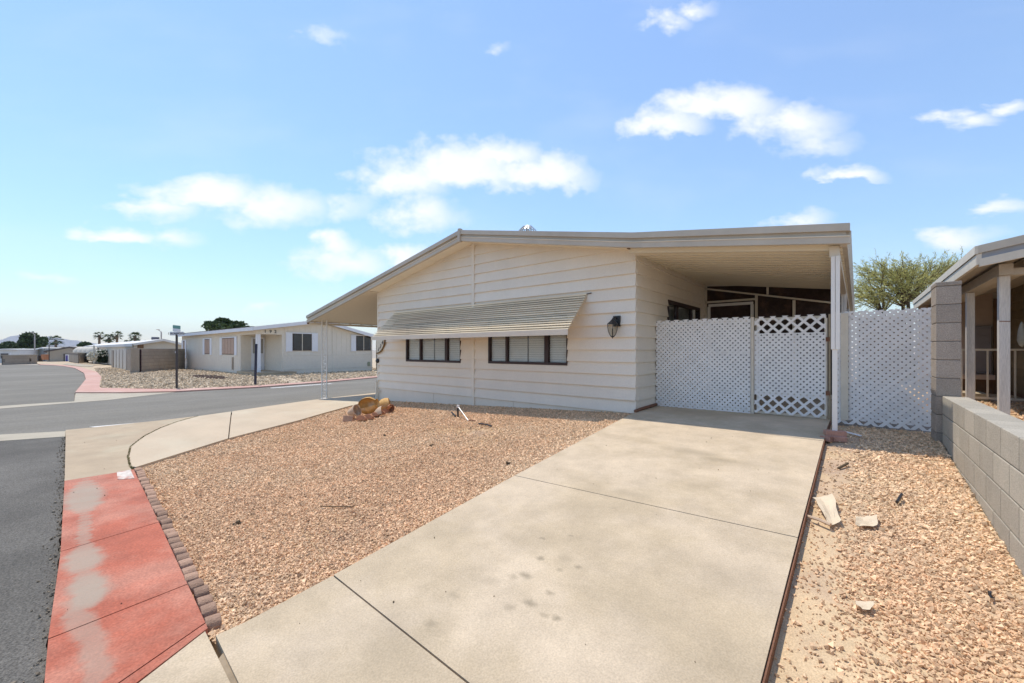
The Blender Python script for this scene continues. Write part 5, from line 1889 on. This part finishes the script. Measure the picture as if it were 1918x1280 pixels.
# palo verde behind the lattice
tb = at_d(1700, 656, 15)
pv_t = thing('palo_verde_tree', (tb[0], tb[1], .5), 'feathery green palo verde tree behind the lattice and pillar', 'tree')
rt_ = random.Random(21)
wood = MB()
segs = []
qv = Vector((RT[0], RT[1], 0))
fv = Vector((FW[0], FW[1], 0))
base_p = Vector((tb[0], tb[1], .5))
forks = []
for (bx, tx, tz_) in ((-.15, -.35, 3.1), (.05, .12, 3.35), (.15, .75, 3.2), (-.05, -.9, 2.9)):
    b_ = base_p + qv * bx
    t_ = base_p + qv * tx + Vector((0, 0, tz_ - .5)) + fv * rt_.uniform(-.3, .3)
    wood.tube([b_, b_.lerp(t_, .5) + qv * .06, t_], [.085, .07, .055], 7, cap=False)
    forks.append(t_)
cen = base_p + Vector((0, 0, 3.15))
HWX, HWZ = 2.05, 1.75
for k in range(150):
    # limbs fan out from the forks to points inside a broad, flat-bottomed crown
    a_ = rt_.uniform(-.42, math.pi + .42)
    rad = math.sqrt(rt_.uniform(.08, .85))
    tgt = cen + qv * (math.cos(a_) * rad * HWX * (1.0 if math.sin(a_) > -.2 else .85)) + Vector((0, 0, math.sin(a_) * rad * HWZ * (.8 + .3 * math.sin(3.1 * a_)))) + fv * rt_.uniform(-1.6, 1.6) * (1 - rad * .45)
    fk = min(forks, key=lambda q_: (q_ - tgt).length + rt_.uniform(0, .5))
    mid_ = fk.lerp(tgt, .55) + Vector((rt_.uniform(-.12, .12), rt_.uniform(-.12, .12), rt_.uniform(-.05, .18)))
    wood.tube([fk, mid_, tgt], [.022, .014, .006], 4, cap=False)
    for j in range(9):
        f_ = rt_.uniform(.35, 1.0)
        p_ = mid_.lerp(tgt, (f_ - .35) / .65)
        out = ((p_ - cen).normalized() * .75 + Vector((rt_.uniform(-.8, .8), rt_.uniform(-.8, .8), rt_.uniform(-.35, .75)))).normalized()
        L_ = rt_.uniform(.3, .62)
        e_ = p_ + out * L_ + Vector((0, 0, rt_.uniform(-.12, .08)))
        wood.tube([p_, e_], [.005, .0025], 3, cap=False)
        for q_ in range(21):
            t2 = rt_.random() ** .8
            segs.append((p_.lerp(e_, t2) + Vector((rt_.gauss(0, .028), rt_.gauss(0, .028), rt_.gauss(0, .028))), out))
wood.build('trunk', bark_m, pv_t, normals=False)
needle_cloud('crown', segs, .016, leafpv_m, pv_t, 3, aspect=5.5)


def round_tree(name, label, px, py_top, py_bot, wpx, d, m, n, size, seed, trunk=True, cat='tree', zbase=-.3, squash=1.0, group=None):
    c = at_d(px, (py_top + py_bot) / 2, d)
    rx = wpx / F * d / 2
    rz = (py_bot - py_top) / F * d / 2
    t = thing(name, (c[0], c[1], zbase), label, cat, group)
    rg = np.random.default_rng(seed)
    k = 26
    cc = rg.normal(size=(k, 3))
    cc /= np.linalg.norm(cc, axis=1)[:, None]
    cc *= rg.uniform(.35, .78, k)[:, None]
    rad = rg.uniform(.22, .42, k)
    per = n // k
    P = []
    for i in range(k):
        q = rg.normal(size=(per, 3))
        q /= np.linalg.norm(q, axis=1)[:, None]
        q *= (rg.random(per) ** .4)[:, None] * rad[i]
        P.append(cc[i] + q)
    P = np.concatenate(P)
    P = np.array(c) + P * np.array([rx, rx, rz])
    leaf_cloud('crown', P, size, m, t, seed)
    if trunk:
        tw = MB()
        tw.tube([(c[0], c[1], zbase), (c[0] + .1, c[1], c[2] - rz * .4), (c[0], c[1], c[2] + rz * .2)], [rx * .09, rx * .07, rx * .03], 7, cap=False)
        for i in range(8):
            e = np.array(c) + cc[i] * np.array([rx, rx, rz]) * .9
            tw.tube([(c[0], c[1], c[2] - rz * .4), tuple(e)], [rx * .035, rx * .01], 5, cap=False)
        tw.build('trunk', bark_m, t, normals=False)
    return t


round_tree('shade_tree', 'round dark green tree at the end of the street', 63, 624, 660, 46, 110, leafdk_m, 5200, .42, 5)
round_tree('shade_tree', 'dark tree rising behind the roof of the pale house', 422, 593, 627, 80, 62, leafdk_m, 5200, .26, 7)
round_tree('shrub', 'low dark tree top between the far roofs', 160, 640, 655, 22, 115, leafdk_m, 1400, .35, 8)
round_tree('shrub', 'low palm thicket behind the white trailer house', 22, 640, 662, 30, 120, palm_m, 1800, .5, 9)
round_tree('shrub', 'bushy palm top at the left edge of the picture', 3, 644, 660, 20, 120, palm_m, 1300, .5, 19)
ol = round_tree('oleander_shrub', 'big green oleander with white flowers beside the block enclosure', 193, 655, 685, 34, 60, leafol_m, 6500, .17, 11, cat='shrub')
cO = Vector(at_d(193, 668, 60))
rg = np.random.default_rng(4)
q = rg.normal(size=(420, 3))
q /= np.linalg.norm(q, axis=1)[:, None]
q[:, 2] = np.abs(q[:, 2]) * .9
leaf_cloud('blossoms', np.array(cO) + q * np.array([1.25, 1.25, 1.1]), .16, flower_m, ol, 6, aspect=1.1)
wb = round_tree('flowering_shrub', 'pale blossoming bush on a thin stem left of the oleander', 173, 656, 680, 16, 58, flower_m, 1100, .15, 13, cat='shrub')
p = at_d(176, 683, 58)
o = MB().tube([(p[0], p[1], -.3), (p[0] + .05, p[1], 2.2)], .10, 6).build('garden_post', creamh_m)
tag(o, 'pale garden post between the blossoming bush and the oleander', 'post')


def palm(px, py_c, d, r_px, label, seed, ztop_off=0):
    c = Vector(at_d(px, py_c, d))
    t = thing('fan_palm', (c.x, c.y, -.4), label, 'palm tree', 'fan palms on the skyline')
    MB().tube([(c.x, c.y, -.4), (c.x + .1, c.y, c.z * .5), (c.x, c.y, c.z)], [.32, .24, .2], 8, cap=False).build('trunk', ptrunk_m, t, normals=False)
    rr_ = random.Random(seed)
    r = r_px / F * d
    m_ = MB()
    for k in range(34):
        az_ = rr_.uniform(0, 6.28)
        e = rr_.choice([1.0, .8, .55, .35, .1, -.15, -.4, -.7])
        dirv = Vector((math.cos(az_) * math.cos(e), math.sin(az_) * math.cos(e), math.sin(e)))
        L = r * rr_.uniform(.5, .62)
        stem_end = c + dirv * L
        m_.tube([c, stem_end], [.03, .02], 3, cap=False)
        side = dirv.cross(Vector((0, 0, 1)))
        side = side.normalized() if side.length > .01 else Vector((1, 0, 0))
        up_ = side.cross(dirv)
        for j in range(-5, 6):
            a = j * .24
            tip = stem_end + (dirv * math.cos(a) + side * math.sin(a)) * r * .52 * (1 - abs(j) * .05) - Vector((0, 0, r * .13 * (1 + .4 * abs(math.sin(a)))))
            wv2 = (side * math.cos(a) - dirv * math.sin(a)) * r * .035
            mid = stem_end.lerp(tip, .5)
            m_.add([stem_end, mid + wv2, tip, mid - wv2], [(0, 1, 2, 3)])
    m_.build('crown', palm_m, t, normals=False)
    sk = MB()
    for k in range(40):
        az_ = rr_.uniform(0, 6.28)
        z = c.z - rr_.uniform(.1, .9) * r * .7
        sk.add([(c.x + .2 * math.cos(az_), c.y + .2 * math.sin(az_), z + .3), (c.x + .2 * math.cos(az_ + .5), c.y + .2 * math.sin(az_ + .5), z + .3), (c.x + .5 * math.cos(az_ + .2), c.y + .5 * math.sin(az_ + .2), z - .4)], [(0, 1, 2)])
    sk.build('dry_skirt', ptrunk_m, t, normals=False)


palm(104.5, 638, 100, 13, 'fan palm standing alone before the hills', 1)
palm(186, 629, 95, 10.5, 'leftmost fan palm of the skyline trio', 2)
palm(204, 634, 95, 11, 'lowest middle fan palm of the skyline trio', 3)
palm(219, 628, 95, 11, 'rightmost fan palm of the skyline trio', 4)
palm(253, 631, 85, 12, 'fan palm rising alone behind the cream house roof', 5)
palm(238, 641, 110, 6, 'distant low palm top between the trio and the lone palm', 6)
palm(273, 641, 110, 5, 'distant palm top just above the cream house ridge', 7)

# hills on the horizon
HD = 7000
prof = [(-140, 652), (-70, 646), (-20, 640), (5, 636), (20, 630), (35, 628), (47, 627), (58, 629), (70, 633), (80, 634), (88, 630.5), (94, 630), (103, 632), (115, 634), (130, 637), (145, 638), (155, 641), (170, 642), (185, 645), (210, 648), (260, 651), (330, 654), (420, 657)]
hv, hf = [], []
rh = random.Random(3)
cols = []
for a, b in zip(prof, prof[1:]):
    for k in range(4):
        f = k / 4
        cols.append((a[0] + (b[0] - a[0]) * f, a[1] + (b[1] - a[1]) * f + rh.uniform(-.35, .35)))
NR = 6
for (px, py) in cols:
    for r in range(NR):
        f = r / (NR - 1)
        P_ = at_d(px + (rh.uniform(-1.5, 1.5) if 0 < r < NR - 1 else 0), 656, HD - 1400 * (1 - f))
        top_ = at_d(px, py, HD)[2]
        hz = -20 + (top_ + 20) * (f ** .8) + (rh.uniform(-14, 14) if 0 < r < NR - 1 else 0)
        hv.append((P_[0], P_[1], hz))
    P_ = at_d(px, 656, HD + 900)
    hv.append((P_[0], P_[1], -20))
m7 = NR + 1
for i in range(len(cols) - 1):
    for r in range(m7 - 1):
        hf.append((i * m7 + r, (i + 1) * m7 + r, (i + 1) * m7 + r + 1, i * m7 + r + 1))
tag(MB().add(hv, hf).build('hills', hill_m), kind='structure')

# ------------------------------------------------------------------ the thin desert haze between here and the hills
hz = MB().box(-9500, 9500, -9500, 9500, -40, 330).build('haze', None)
hz['kind'] = 'stuff'
hz['label'] = 'thin pale haze in the air towards the far hills'
hz['category'] = 'haze'
hm = bpy.data.materials.new('haze')
hm.use_nodes = True
ht = hm.node_tree
ht.nodes.remove(ht.nodes['Principled BSDF'])
pv_ = ht.nodes.new('ShaderNodeVolumePrincipled')
pv_.inputs['Color'].default_value = (.78, .86, 1.0, 1)
pv_.inputs['Density'].default_value = 9e-5
pv_.inputs['Anisotropy'].default_value = .2
ht.links.new(pv_.outputs[0], ht.nodes['Material Output'].inputs['Volume'])
hz.data.materials.append(hm)
